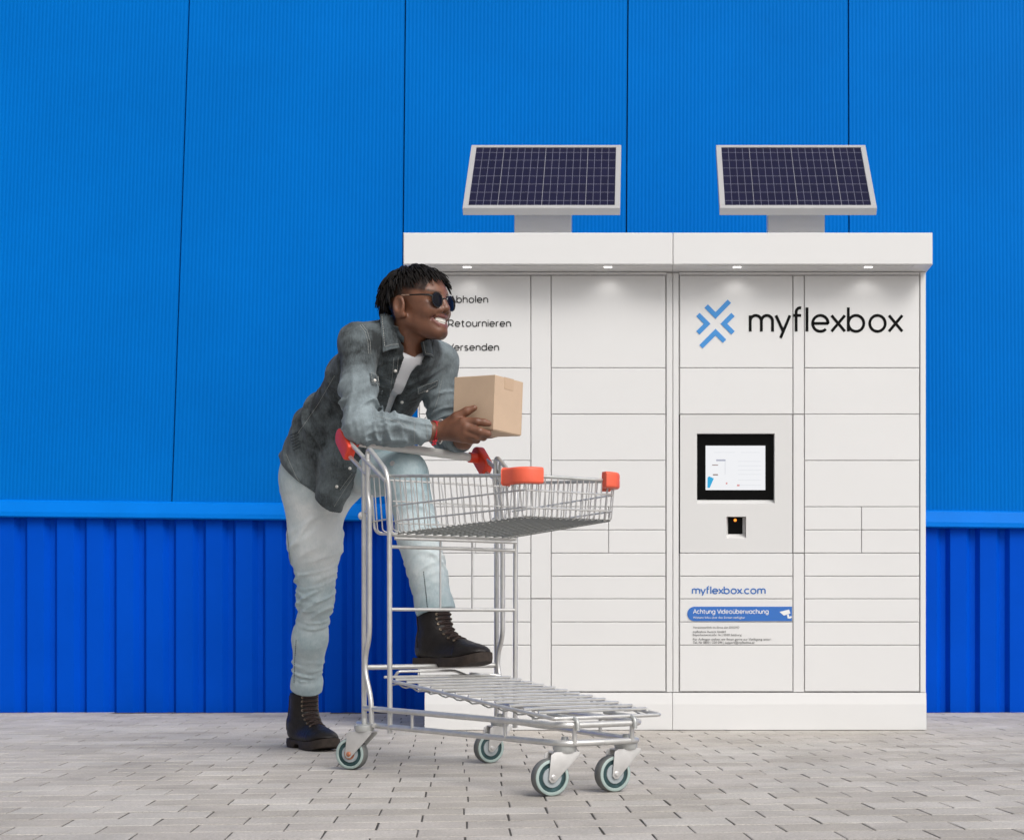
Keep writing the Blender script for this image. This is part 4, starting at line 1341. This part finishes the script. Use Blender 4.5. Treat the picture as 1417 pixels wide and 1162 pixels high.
# sunglasses
sg = MB()
def lens_ring(s):
    pts = []
    for k in range(28):
        a = 2 * math.pi * k / 28
        ry = .0225; rz = .0205
        y = math.cos(a) * ry; z = math.sin(a) * rz + (.0022 if math.sin(a) > .3 else 0)
        yy = s * .0335 + y
        x = .1020 - .22 * (yy ** 2) * 9 * .45
        pts.append(Vector(Hp(x, yy, .014 + z)))
    return pts
fr_o = None
fm = MB()
for s in (-1, 1): fm.tube(lens_ring(s), .0026, 6, closed=True)
fm.tube([Hp(.1020, -.013, .020), Hp(.1050, -.005, .0235), Hp(.1050, .005, .0235), Hp(.1020, .013, .020)], .0026, 6)
for s in (-1, 1):
    x0 = .1020 - .22 * ((.056) ** 2) * 4.05
    fm.tube([Hp(x0 + .001, s * .054, .0235), Hp(x0 - .006, s * .064, .0260), Hp(.070, s * .072, .0285), Hp(.030, s * .0775, .0310)], [.0034, .0034, .0026, .0022], 6)
    # brow line
    fm.tube([Hp(.1010, s * .013, .0305), Hp(.0985, s * .034, .0350), Hp(x0 + .001, s * .055, .0260)], [.003, .0036, .0036], 6)
glasses = fm.build('sunglasses', M['shade'], person, smooth=True)
for s in (-1, 1):
    tt = MB().tube([Hp(.030, s * .0775, .0310), Hp(.004, s * .0800, .0330), Hp(-.012, s * .0790, .0280), Hp(-.022, s * .0785, .012)], [.0022, .0022, .0022, .0018], 6)
    tt.build('temple_tip', M['tort'], glasses, smooth=True)
    rgp = lens_ring(s); c = sum(rgp, Vector()) / len(rgp) + HF * .0025
    lmx = MB(); n_ = len(rgp)
    lmx.add([c] + rgp + [p - HF * .0012 for p in rgp] + [c - HF * .0012], [(0, 1 + k, 1 + (k + 1) % n_) for k in range(n_)] + [(2 * n_ + 1, 1 + n_ + (k + 1) % n_, 1 + n_ + k) for k in range(n_)])
    lmx.build('lens', M['lens'], glasses, smooth=True)

# ---------------- t-shirt
def tee(p):
    d, r, f, t = torso(p, .026, True)
    nb_ = A_(nk)
    d = smin(d, cone(p, A_(nk) - A_([.0, .0, .08]), A_(nk + Vector((.006, -.008, .02))), .073, .0735), .03)
    d = d + .0035 * wob(p, 34, 3) + .002 * np.sin(90 * r + 5 * wob(p, 18, 4))
    d = smax(d, shirt_parts(p)[0] + .009, .006)
    top = (p - A_(P(563, 493, 4.86))) @ A_(Vector((.40, -.58, 1.0)).normalized())
    d = smax(d, top, .004)
    return smax(d, -((p[:, 2] - .98)), .01)
# ---------------- denim shirt
hemA, hemB, hemC = P(390, 620, 5.28), P(458, 712, 5.06), P(470, 640, 5.50)
hn = (hemB - hemA).cross(hemC - hemA).normalized()
if hn.z > 0: hn = -hn
shoulder_top = P(532, 446, 4.91)
def shirt_parts(p):
    d, r, f, t = torso(p, 0, True)
    # yoke and shoulders
    d = smin(d, chain(p, [nk - Vector((0, 0, .015)), shR], [.074, .058]), .04)
    d = smin(d, chain(p, [nk - Vector((0, 0, .025)), shL], [.070, .056]), .04)
    # loose front tail
    d = smin(d, chain(p, [P(500, 585, 5.06), P(474, 640, 5.08), P(454, 698, 5.10)], [.066, .066, .048], .02), .05)
    return d, r, f, t
cfR = elR + (wrR - elR) * .85
cfL = elL + (wrL - elL) * .88
def shirt(p):
    d, r, f, t = shirt_parts(p)
    d = d + folds(p, S[0], S[2], .085, .011, .45, .55, 31, .9) + .0045 * wob(p, 26, 6) + folds(p, S[2], shR, .05, .006, .6, .5, 35, .3)
    # front opening, runs wider lower down, towards his left
    rc = np.interp(t, [0, 1, 2, 3, 4], [-.075, -.060, -.020, .012, .012])
    hw = np.interp(t, [0, 1, 2, 3, 4], [.046, .036, .015, .019, .030])
    op = np.maximum(np.abs(r - rc) - hw, .03 - f)
    d = smax(d, -op, .006)
    aR = chain(p, [shR, shR + (elR - shR) * .55, elR, elR + (wrR - elR) * .45, cfR], [.056, .051, .045, .043, .0370], .03)
    aR = aR + folds(p, shR, elR, .046, .0120, .85, .40, 41, .7) + folds(p, elR, cfR, .040, .0105, .35, .50, 43, -.9) + .003 * wob(p, 40, 8)
    aL = chain(p, [shL, shL + (elL - shL) * .55, elL, elL + (cfL - elL) * .5, cfL], [.055, .046, .042, .042, .040], .03)
    aL = aL + folds(p, shL, elL, .040, .0105, .70, .50, 51, .6) + folds(p, elL, cfL, .035, .006, .6, .5, 53)
    # cuff ends
    axR = A_((wrR - elR).normalized()); aR = smax(aR, (p - A_(cfR)) @ axR - .006, .004)
    axL = A_((wrL - elL).normalized()); aL = smax(aL, (p - A_(cfL)) @ axL - .006, .004)
    aR = smax(aR, -cone(p, elR + (wrR - elR) * .72, wrR + (wrR - elR) * .2, .024, .034), .003)
    d = smin(d, aL, .022); d = smin(d, aR, .028)
    # neck opening
    d = smax(d, -cone(p, nk - Vector((-.01, .015, .03)), Vector(Hp(-.01, 0, .0)), .062, .078), .006)
    # hem
    hd = (p - A_(hemA)) @ A_(hn) + .006 * wob(p, 18, 9)
    arm = np.minimum(aR, aL)
    d = np.where(arm < .03, d, smax(d, hd, .004))
    return d
tv, tf = snet(tee, (-1.3, 4.7, .9), (-.45, 5.5, 1.45), .006)
net_obj('t_shirt', tv, tf, M['tee'], person)

sv, sf = snet(shirt, (-1.42, 4.55, .78), (-.40, 5.60, 1.48), .0042)
def seg_t(p, a, b):
    a, b = A_(a), A_(b); ab = b - a
    return ((p - a) @ ab) / (ab @ ab)
dR = chain(sv, [shR, elR, cfR], [.06, .055, .045]); dL = chain(sv, [shL, elL, cfL], [.06, .05, .04])
tRu = np.clip(seg_t(sv, shR, elR), 0, 1)
onR = np.clip(1 - (dR - .012) / .02, 0, 1); onL = np.clip(1 - (dL - .014) / .02, 0, 1)
fade = .05 + .16 * np.clip(wob(sv, 9, 61) + .2, 0, 1) + .16 * np.clip((1.16 - sv[:, 2]) / .3, 0, 1)
fade = fade + onR * np.clip((tRu - .24) / .3, 0, 1) * .44 + onL * .36
fade = fade + .12 * np.clip(wob(sv, 30, 62), -1, 1) + .16 * (onR + onL) * wob(sv * np.array([1, 1, 2.2]), 70, 63)
shirto = net_obj('denim_shirt', sv, sf, M['denim'], person, {'fade': fade})
sbv = bvh_of(sv, sf)

# pieces sewn on the shirt, laid onto its surface
def on_shirt(px, py, off=.002, bv=sbv):
    h = cast(bv, px, py)
    if h is None: return None
    return h[0] + h[1] * off
def seam(pts, bv, r, m, name, parent, off=.0012, step=3.0, dash=False):
    mb = MB(); run = []; dl = []
    for i in range(len(pts) - 1):
        (x0, y0), (x1, y1) = pts[i], pts[i + 1]
        n_ = max(1, int(math.hypot(x1 - x0, y1 - y0) / step))
        for k in range(n_ + (1 if i == len(pts) - 2 else 0)):
            q = on_shirt(x0 + (x1 - x0) * k / n_, y0 + (y1 - y0) * k / n_, off, bv)
            if q is not None and (not run or (q - run[-1]).length < .05): run.append(q)
    if dash:
        for i in range(0, len(run) - 1, 1):
            a, b = run[i], run[i + 1]
            mb.tube([a + (b - a) * .12, a + (b - a) * .72], r, 4)
    elif len(run) > 1: mb.tube(run, r, 5)
    if mb.v: return mb.build(name, m, parent, smooth=True)
def patch(poly, bv, th, m, name, parent, n=7):
    """raised flap: pixel quad a-b-c-d laid on the surface"""
    (ax, ay), (bx, by), (cx, cy), (dx, dy) = poly
    g_, ok = [], True
    for i in range(n + 1):
        for j in range(n + 1):
            s, t = i / n, j / n
            x = (ax * (1 - s) + bx * s) * (1 - t) + (dx * (1 - s) + cx * s) * t
            y = (ay * (1 - s) + by * s) * (1 - t) + (dy * (1 - s) + cy * s) * t
            h = cast(bv, x, y)
            if h is None: return None
            g_.append((h[0], h[1]))
    nn = sum((q[1] for q in g_), Vector()).normalized()
    top = [q[0] + nn * th for q in g_]; bot = [q[0] - nn * .002 for q in g_]
    m_ = n + 1; mb = MB(); fs = []
    for i in range(n):
        for j in range(n):
            a = i * m_ + j; fs.append((a, a + 1, a + m_ + 1, a + m_)); b = a + m_ * m_; fs.append((b, b + m_, b + m_ + 1, b + 1))
    edge = [i * m_ for i in range(m_)] + [n * m_ + j for j in range(1, m_)] + [i * m_ + n for i in range(n - 1, -1, -1)] + [j for j in range(n - 1, 0, -1)]
    for k in range(len(edge)):
        a, b = edge[k], edge[(k + 1) % len(edge)]
        fs.append((a, b, b + m_ * m_, a + m_ * m_))
    mb.add(top + bot, fs)
    o = mb.build(name, m, parent, smooth=True)
    at = o.data.attributes.new('fade', 'FLOAT', 'POINT'); at.data.foreach_set('value', [.16] * len(o.data.vertices))
    return o
for poly in ([(511, 516), (540, 527), (541, 538), (513, 531)], [(577, 536), (606, 525), (605, 534), (577, 545)]):
    patch(poly, sbv, .004, M['denim'], 'pocket_flap', shirto)
    q = poly + [poly[0]]
    seam([(a + (1 if i in (0, 3, 4) else -1), b + (.5 if i in (0, 1, 4) else -1.5)) for i, (a, b) in enumerate(q)], sbv, .0008, M['stitch'], 'stitching', shirto, .0052, 2.2, True)
for px, py in ((518, 527), (590, 540), (547, 513), (542, 552), (564, 520), (556, 556), (484, 648), (466, 673)):
    h = cast(sbv, px, py)
    if h: MB().lathe([(.0001, .0060), (.0036, .0054), (.0050, .0034), (.0050, -.001)], h[0], h[1], 10).build('snap_button', M['stud'], shirto, smooth=True)
for ln in ([(501, 449), (508, 458), (512, 472), (513, 490)], [(498, 450), (505, 459), (509, 473), (510, 490)], [(521, 445), (528, 441)],
           [(551, 495), (549, 520), (545, 548), (541, 572)], [(545, 495), (543, 520), (539, 548)],
           [(573, 505), (566, 530), (559, 556), (555, 575)],
           [(492, 655), (475, 680), (462, 701)], [(487, 655), (470, 678)],
           [(396, 628), (410, 660), (432, 690), (456, 703)],
           [(589, 583), (593, 616)], [(596, 584), (598, 616)], [(573, 583), (574, 612)],
           [(520, 575), (545, 582), (566, 590)],
           [(612, 520), (607, 548), (600, 570)], [(463, 520), (440, 560), (412, 600)],
           [(628, 612), (634, 622)]):
    seam(ln, sbv, .0008, M['stitch'], 'stitching', shirto, .0008, 2.0, True)
# worn slashes low on the back
for k in range(6):
    seam([(402 + k * .8, 602 + k * 4.2), (413 + k * .6, 597 + k * 4.0)], sbv, .0014, M['darkthread'], 'worn_slash', shirto, .0006, 2.0)

# collar: band round the neck that folds outward to two points
def collar_surface(m, ncol=40):
    up = (Vector((.16, -.20, 1))).normalized()
    fwd = Vector((.62, -.78, 0)); fwd = (fwd - up * fwd.dot(up)).normalized(); rt = fwd.cross(up).normalized()
    c0 = nk + Vector((.006, -.012, .002))
    rowsn = 7; vs = []
    for i in range(ncol + 1):
        a = math.radians(38 + (322 - 38) * i / ncol)            # from his right front round the back
        ed = min(i, ncol - i) / ncol
        tip = 0
        for j in range(rowsn):
            t = j / (rowsn - 1)
            rad = .073 + .004 * math.cos(a)
            if t < .30: rr, hh = rad + .002, .002 + .044 * (t / .30)
            else:
                q = (t - .30) / .70
                fl_k = min(1, max(0, (ed - .10) / .2)); rr = rad + .004 + q * .030 * fl_k; hh = .046 - q * .040 * fl_k + .008 * math.sin(q * math.pi) * fl_k
            hh += .012 * max(0, -math.cos(a)) - .020 * tip * (1 if t > .3 else .9)
            da = math.radians(-10 * tip * max(0, t - .3)) * (1 if i < ncol / 2 else -1)
            vs.append(c0 + fwd * (math.cos(a + da) * rr * 1.05) + rt * (math.sin(a + da) * rr) + up * hh)
    fs = [(i * rowsn + j, i * rowsn + j + 1, (i + 1) * rowsn + j + 1, (i + 1) * rowsn + j) for i in range(ncol) for j in range(rowsn - 1)]
    return vs, fs, rowsn, ncol
cvs, cfs, rn, cn = collar_surface(None)
co_ = mesh_obj('collar', cvs, cfs, M['denim'], shirto, True, {'fade': [.20] * len(cvs)})
bm = bmesh.new(); bm.from_mesh(co_.data)
bmesh.ops.recalc_face_normals(bm, faces=bm.faces)
bmesh.ops.solidify(bm, geom=list(bm.faces), thickness=.0035)
bm.to_mesh(co_.data); bm.free()
co_.data.polygons.foreach_set('use_smooth', [True] * len(co_.data.polygons))
cm = MB()
edge = [Vector(cvs[i * rn + rn - 1]) * .12 + Vector(cvs[i * rn + rn - 2]) * .88 for i in range(cn + 1)]
ctr = sum((Vector(q) for q in cvs), Vector()) / len(cvs)
for i in range(cn):
    a, b = edge[i], edge[i + 1]; off = ((a - ctr).normalized() * .0042)
    for q in (0, .5): cm.tube([a + (b - a) * (q + .08) + off, a + (b - a) * (q + .38) + off], .0009, 4)
cm.build('stitching', M['stitch'], shirto)

ubv = bvh_of(*join_nets([(sv, sf), (hv, hf)]))
def leaf(poly, bv, th, m, name, parent, n=8):
    """collar leaf: a flat piece of cloth spanned between four points of the shirt, lifted clear of it"""
    cs = [P(*q) for q in poly]
    nn = (cs[2] - cs[0]).cross(cs[3] - cs[1]).normalized()
    if nn.y > 0: nn = -nn
    top = []
    for i in range(n + 1):
        for j in range(n + 1):
            s, t = i / n, j / n
            q = (cs[0] * (1 - s) + cs[1] * s) * (1 - t) + (cs[3] * (1 - s) + cs[2] * s) * t
            q = q + nn * (.010 * math.sin(math.pi * s) * (1 - .5 * t))
            d = (q - CAMP); L = d.length; d.normalize()
            h = bv.ray_cast(CAMP, d)
            if h[0] is not None and h[3] < L + .004: q = CAMP + d * (h[3] - .004)
            top.append(q)
    bot = [q - nn * th for q in top]
    m_ = n + 1; fs = []
    for i in range(n):
        for j in range(n):
            a = i * m_ + j; fs.append((a, a + 1, a + m_ + 1, a + m_)); b = a + m_ * m_; fs.append((b, b + m_, b + m_ + 1, b + 1))
    edge = [i * m_ for i in range(m_)] + [n * m_ + j for j in range(1, m_)] + [i * m_ + n for i in range(n - 1, -1, -1)] + [j for j in range(n - 1, 0, -1)]
    for k in range(len(edge)):
        a, b = edge[k], edge[(k + 1) % len(edge)]
        fs.append((a, b, b + m_ * m_, a + m_ * m_))
    o = MB().add(top + bot, fs).build(name, m, parent, smooth=True)
    at = o.data.attributes.new('fade', 'FLOAT', 'POINT'); at.data.foreach_set('value', [.14] * len(o.data.vertices))
    st = MB()
    for (i0, j0), (i1, j1) in (((0, 0), (0, n)), ((0, n), (n, n))):
        for k in range(2 * n):
            def at_(t):
                i, j = i0 + (i1 - i0) * t, j0 + (j1 - j0) * t
                i, j = min(max(i, .9), n - .3), min(max(j, .3), n - .9)
                a, b = min(int(i), n - 1), min(int(j), n - 1); fi, fj = i - a, j - b
                g_ = lambda x, y: top[x * m_ + y]
                return (g_(a, b) * (1 - fi) + g_(a + 1, b) * fi) * (1 - fj) + (g_(a, b + 1) * (1 - fi) + g_(a + 1, b + 1) * fi) * fj + nn * .0006
            st.tube([at_((k + .1) / (2 * n)), at_((k + .7) / (2 * n))], .0010, 4)
    st.build('stitching', M['stitch'], parent)
    return o
for poly in ([(526, 435, 4.842), (543, 438, 4.858), (553, 481, 4.824), (530, 487, 4.806)], [(583, 473, 4.880), (596, 470, 4.912), (600, 495, 4.905), (587, 491, 4.870)]):
    leaf(poly, ubv, .004, M['denim'], 'collar_leaf', shirto)
# bracelets
axw = (wrR - elR).normalized()
def bangle(px, py, Y, rad, tr, m, name, label):
    c = P(px, py, Y); e1 = Vector((0, 0, 1)); e1 = (e1 - axw * e1.dot(axw)).normalized(); e2 = axw.cross(e1)
    pts = [c + e1 * (math.cos(a) * rad) + e2 * (math.sin(a) * rad) + axw * .003 * math.sin(2 * a) for a in np.linspace(0, 2 * math.pi, 25)[:-1]]
    return MB().tube(pts, tr, 6, closed=True)
bg_ = bangle(599.5, 597, 4.853, .0315, .0024, None, '', '')
o_ = bangle(602.5, 597, 4.856, .0312, .0020, None, '', ''); bg_.add(o_.v, o_.f)
for q in ((600, 611), (602, 614), (599, 615), (603, 610)):
    bg_.lathe([(.0001, -.004), (.0035, -.003), (.0042, 0), (.0035, .003), (.0001, .004)], P(q[0], q[1], 4.822), (0, 0, 1), 6)
bg_.build('red_bracelet', M['bead'], person, smooth=True)
bangle(609.5, 597, 4.862, .0362, .0019, None, '', '').build('white_bracelet', M['cordwhite'], person, smooth=True)

# ---------------- jeans
def jeans(p):
    d = ell(p, pel + Vector((0, .02, .0)), (.130, .145, .15))
    r1 = chain(p, [hipR, P(436, 750, 5.27), kneeR, P(429, 882, 5.37), ankR], [.099, .086, .055, .054, .0480], .03)
    r1 = r1 + folds(p, hipR, kneeR, .040, .0120, .90, .26, 71, .5) + folds(p, kneeR, ankR, .036, .0105, .10, .22, 73, -.5) + folds(p, kneeR, ankR, .030, .0095, .90, .24, 75) + .0030 * wob(p, 30, 21) + folds(p, hipR, kneeR, .075, .0085, .35, .45, 77, 1.3)
    r2 = chain(p, [hipL, hipL + (kneeL - hipL) * .5, kneeL, kneeL + (ankL - kneeL) * .45, ankL], [.092, .074, .067, .0615, .0560], .03)
    r2 = r2 + folds(p, kneeL, ankL, .050, .0090, .6, .5, 83, .9) + .0035 * wob(p, 30, 22)
    # turned-up cuffs
    for a, b, rr in ((kneeR, ankR, .0550), (kneeL, ankL, .0605)):
        ax = (b - a).normalized(); c = cone(p, b - ax * .026, b, rr, rr)
        e = (p - A_(b)) @ A_(ax)
        c = smax(c + .002 * wob(p, 60, 24), e - .004, .004)
        if a is kneeR: r1 = smin(smax(r1, e, .003), c, .004)
        else: r2 = smin(smax(r2, e, .003), c, .004)
    d = smin(d, r1, .05); d = smin(d, r2, .045)
    # hollow ends
    for a, b, rr in ((kneeR, ankR, .044), (kneeL, ankL, .048)):
        ax = (b - a).normalized(); d = smax(d, -cone(p, b - ax * .02, b + ax * .05, rr - .004, rr), .003)
    return d
jv, jf = snet(jeans, (-1.48, 4.62, .12), (-.40, 5.68, 1.24), .0050)
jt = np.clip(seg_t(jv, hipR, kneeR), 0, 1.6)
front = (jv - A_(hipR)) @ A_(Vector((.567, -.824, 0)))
jfade_lit = .36 + .65 * np.exp(-((jt - .45) / .45) ** 2) * np.clip(.5 + front / .12, 0, 1) + .14 * wob(jv, 14, 91)  # thigh front paler: wear, with the sunlit highlight painted into the fade
dlg = chain(jv, [hipL + (kneeL - hipL) * .7, kneeL, ankL], [.07, .065, .06]); jfade_lit = jfade_lit - .42 * np.clip(1 - (dlg - .01) / .04, 0, 1)
ringy = wob(jv * np.array([.5, .5, 3.0]), 30, 92); jfade_lit = jfade_lit + .10 * ringy
jo = net_obj('jeans', jv, jf, M['jeans'], person, {'fade': jfade_lit})
jbv = bvh_of(jv, jf)
seam([(410, 885), (408, 915), (407, 945)], jbv, .0012, M['darkthread'], 'stitching', jo, .0006, 2.5, True)
seam([(586, 790), (589, 815), (592, 845)], jbv, .0014, M['darkthread'], 'stitching', jo, .0006, 2.5, True)
seam([(396, 720), (404, 800), (404, 870)], jbv, .0008, M['darkthread'], 'stitching', jo, .0004, 3)
h = cast(jbv, 543, 641)
if h:
    MB().lathe([(.0001, .002), (.003, .003), (.0055, .0035), (.008, .0025), (.0085, 0)], h[0], h[1], 14).build('rivet', M['steel'], jo, smooth=True)

# ---------------- boots
def boot(origin, fwd, pitch, label, lean):
    """local frame: x to the toe, y to the side, z up from the tread; ankle over x = 0"""
    fwd = Vector((*fwd, 0)).normalized()
    Bx = fwd; Bz = Vector((0, 0, 1)); By = Bz.cross(Bx)
    rot = Matrix.Rotation(pitch, 3, By)
    Bx, Bz = rot @ Bx, rot @ Bz
    BM = np.array([Bx, By, Bz]); o3 = A_(origin)
    W = lambda q: Vector(o3 + q[0] * BM[0] + q[1] * BM[1] + q[2] * BM[2])
    def up(q):
        sh = ell(q * np.array([1, 1, .0]) + np.array([0, 0, 0]), (lean * .0, 0, 0), (.056, .047, 1.0))
        qq = q.copy(); qq[:, 0] -= lean * np.clip(q[:, 2] - .09, 0, 1)
        sh = (np.sqrt((qq[:, 0] / .057) ** 2 + (qq[:, 1] / .047) ** 2) - 1) * .047
        sh = sh + .0022 * np.sin(q[:, 2] * 130 + 3 * wob(q, 40, 5)) * np.exp(-((q[:, 2] - .095) / .03) ** 2)
        sh = smax(sh, q[:, 2] - .190, .006); sh = smax(sh, .05 - q[:, 2], .01)
        d = smin(sh, ell(q, (-.018, 0, .058), (.062, .043, .052)), .025)
        d = smin(d, cone(q, (.01, 0, .078), (.125, -.004, .046), .047, .033), .035)
        d = smin(d, ell(q, (.150, -.004, .042), (.080, .046, .030)), .025)
        d = smin(d, ell(q, (.080, 0, .035), (.11, .044, .03)), .02)
        # toe-cap and heel seams
        seamx = np.abs(q[:, 0] - .125 - .6 * q[:, 1] ** 2 * 6)
        d = d - .0022 * np.clip((q[:, 0] - .125 - 3.6 * q[:, 1] ** 2) / .003, 0, 1) * (q[:, 2] < .10)
        d = d + .0014 * wob(q, 55, 6)
        z0 = .027 + .016 * np.clip((q[:, 0] - .13) / .09, 0, 1) ** 2
        return smax(d, z0 - q[:, 2], .003)
    bv2, bf2 = snet(lambda p: up(p), (-.11, -.09, .015), (.26, .09, .225), .0042)
    uo = net_obj('boot', np.array([W(q) for q in bv2]), bf2, M['boot'], person)
    uo['label'] = label
    bb = bvh_of(bv2, bf2)
    # sole
    def outline(x): # half width
        t = (x + .088) / .324
        return .052 * (max(0, 1 - abs(2 * t - 1) ** 5.0)) ** .42 * (.86 + .20 * t - .14 * math.exp(-((t - .40) / .14) ** 2))
    nx = 44; vs = []; xs_ = [-.088 + .324 * (0.5 - 0.5 * math.cos(math.pi * k / nx)) for k in range(nx + 1)]
    sp = lambda x: .016 * max(0, (x - .12) / .11) ** 2
    for x in xs_:
        hw_ = max(outline(x), .0005)
        t_ = .029 + sp(x) * .9
        arch = .0 if x < .008 else (.014 if x < .062 else 0.0)
        bz_ = arch + sp(x) * 1.0
        cy = -.004 * max(0, x) / .2
        vs += [(x, cy - hw_, t_), (x, cy + hw_, t_), (x, cy + hw_ + .0015, (t_ + bz_) / 2), (x, cy + hw_ * .97, bz_), (x, cy - hw_ * .97, bz_), (x, cy - hw_ - .0015, (t_ + bz_) / 2)]
    fs = []
    for k in range(nx):
        for j in range(6):
            l = (j + 1) % 6; fs.append((k * 6 + j, k * 6 + l, (k + 1) * 6 + l, (k + 1) * 6 + j))
    fs += [tuple(range(6)), tuple(nx * 6 + j for j in range(6))]
    MB().add([W(v) for v in vs], fs).build('sole', M['sole'], uo, smooth=True)
    def surf(x, y, z, d):
        h = bb.ray_cast(Vector((x, y, z)), Vector(d).normalized())
        return h
    # laces and eyelets on the instep
    lc = MB(); eye = []
    steps = 8
    for k in range(steps):
        t = k / (steps - 1)
        zc_ = .084 + .095 * t; xc_ = .118 - .062 * min(1, t * 1.5) + lean * max(0, zc_ - .09)
        row = []
        for yy in (-.024, -.012, 0, .012, .024):
            src = Vector((xc_ + .09, yy * 1.1, zc_ + .05 * (1 - t)))
            h = bb.ray_cast(src, Vector((-1, 0, -.55 * (1 - t) - .05)).normalized())
            if h[0] is not None: row.append((h[0], h[1]))
        if len(row) < 4: continue
        eye.append(row)
    for i, row in enumerate(eye):
        pts = [W(q + n * .0034) for q, n in row]
        if i % 1 == 0: lc.tube(pts, .0026, 5)
        if i + 1 < len(eye):
            a, b = eye[i], eye[i + 1]
            for s in (0, 1):
                p0 = a[0] if s else a[-1]; p1 = b[-1] if s else b[0]
                m0 = (p0[0] + p1[0]) / 2 + (p0[1] + p1[1]).normalized() * .010
                lc.tube([W(p0[0] + p0[1] * .003), W(m0), W(p1[0] + p1[1] * .003)], .0024, 5)
        for q, n in (row[0], row[-1]):
            nn = BM.T @ A_(n)
            MB().lathe([(.0016, .0028), (.0040, .0026), (.0046, .001), (.0046, -.001)], W(q + n * .0012), nn, 10).build('eyelet', M['eyelet'], uo, smooth=True)
    if lc.v: lc.build('laces', M['lace'], uo, smooth=True)
    # side zip and welt seams
    for xx, z0_, z1_ in ((-.026, .06, .195),):
        for sgn in (-1, 1):
            pts = []
            for k in range(9):
                z = z0_ + (z1_ - z0_) * k / 8
                h = bb.ray_cast(Vector((xx + lean * max(0, z - .09), sgn * .12, z)), Vector((0, -sgn, 0)))
                if h[0] is not None: pts.append(W(h[0] + h[1] * .0008))
            if len(pts) > 2: MB().tube(pts, .0016, 5).build('side_seam', M['lace'], uo, smooth=True)
    return uo
boot(P(417, 1033, 5.50) * 1.0 - Vector((0, 0, P(417, 1033, 5.50).z)) + Vector((.012, -.02, .0005)), (.58, -.81), 0, 'dark brown lace-up boot standing on the paving', .06)
tubeL = C(.02, 0, .297 + .0078)
bo = P(603, 917, 4.86)
boot(Vector((bo.x, bo.y, .297 - .004)), (.74, -.67), math.radians(-1.0), 'dark brown lace-up boot resting on the cart frame', -.13)
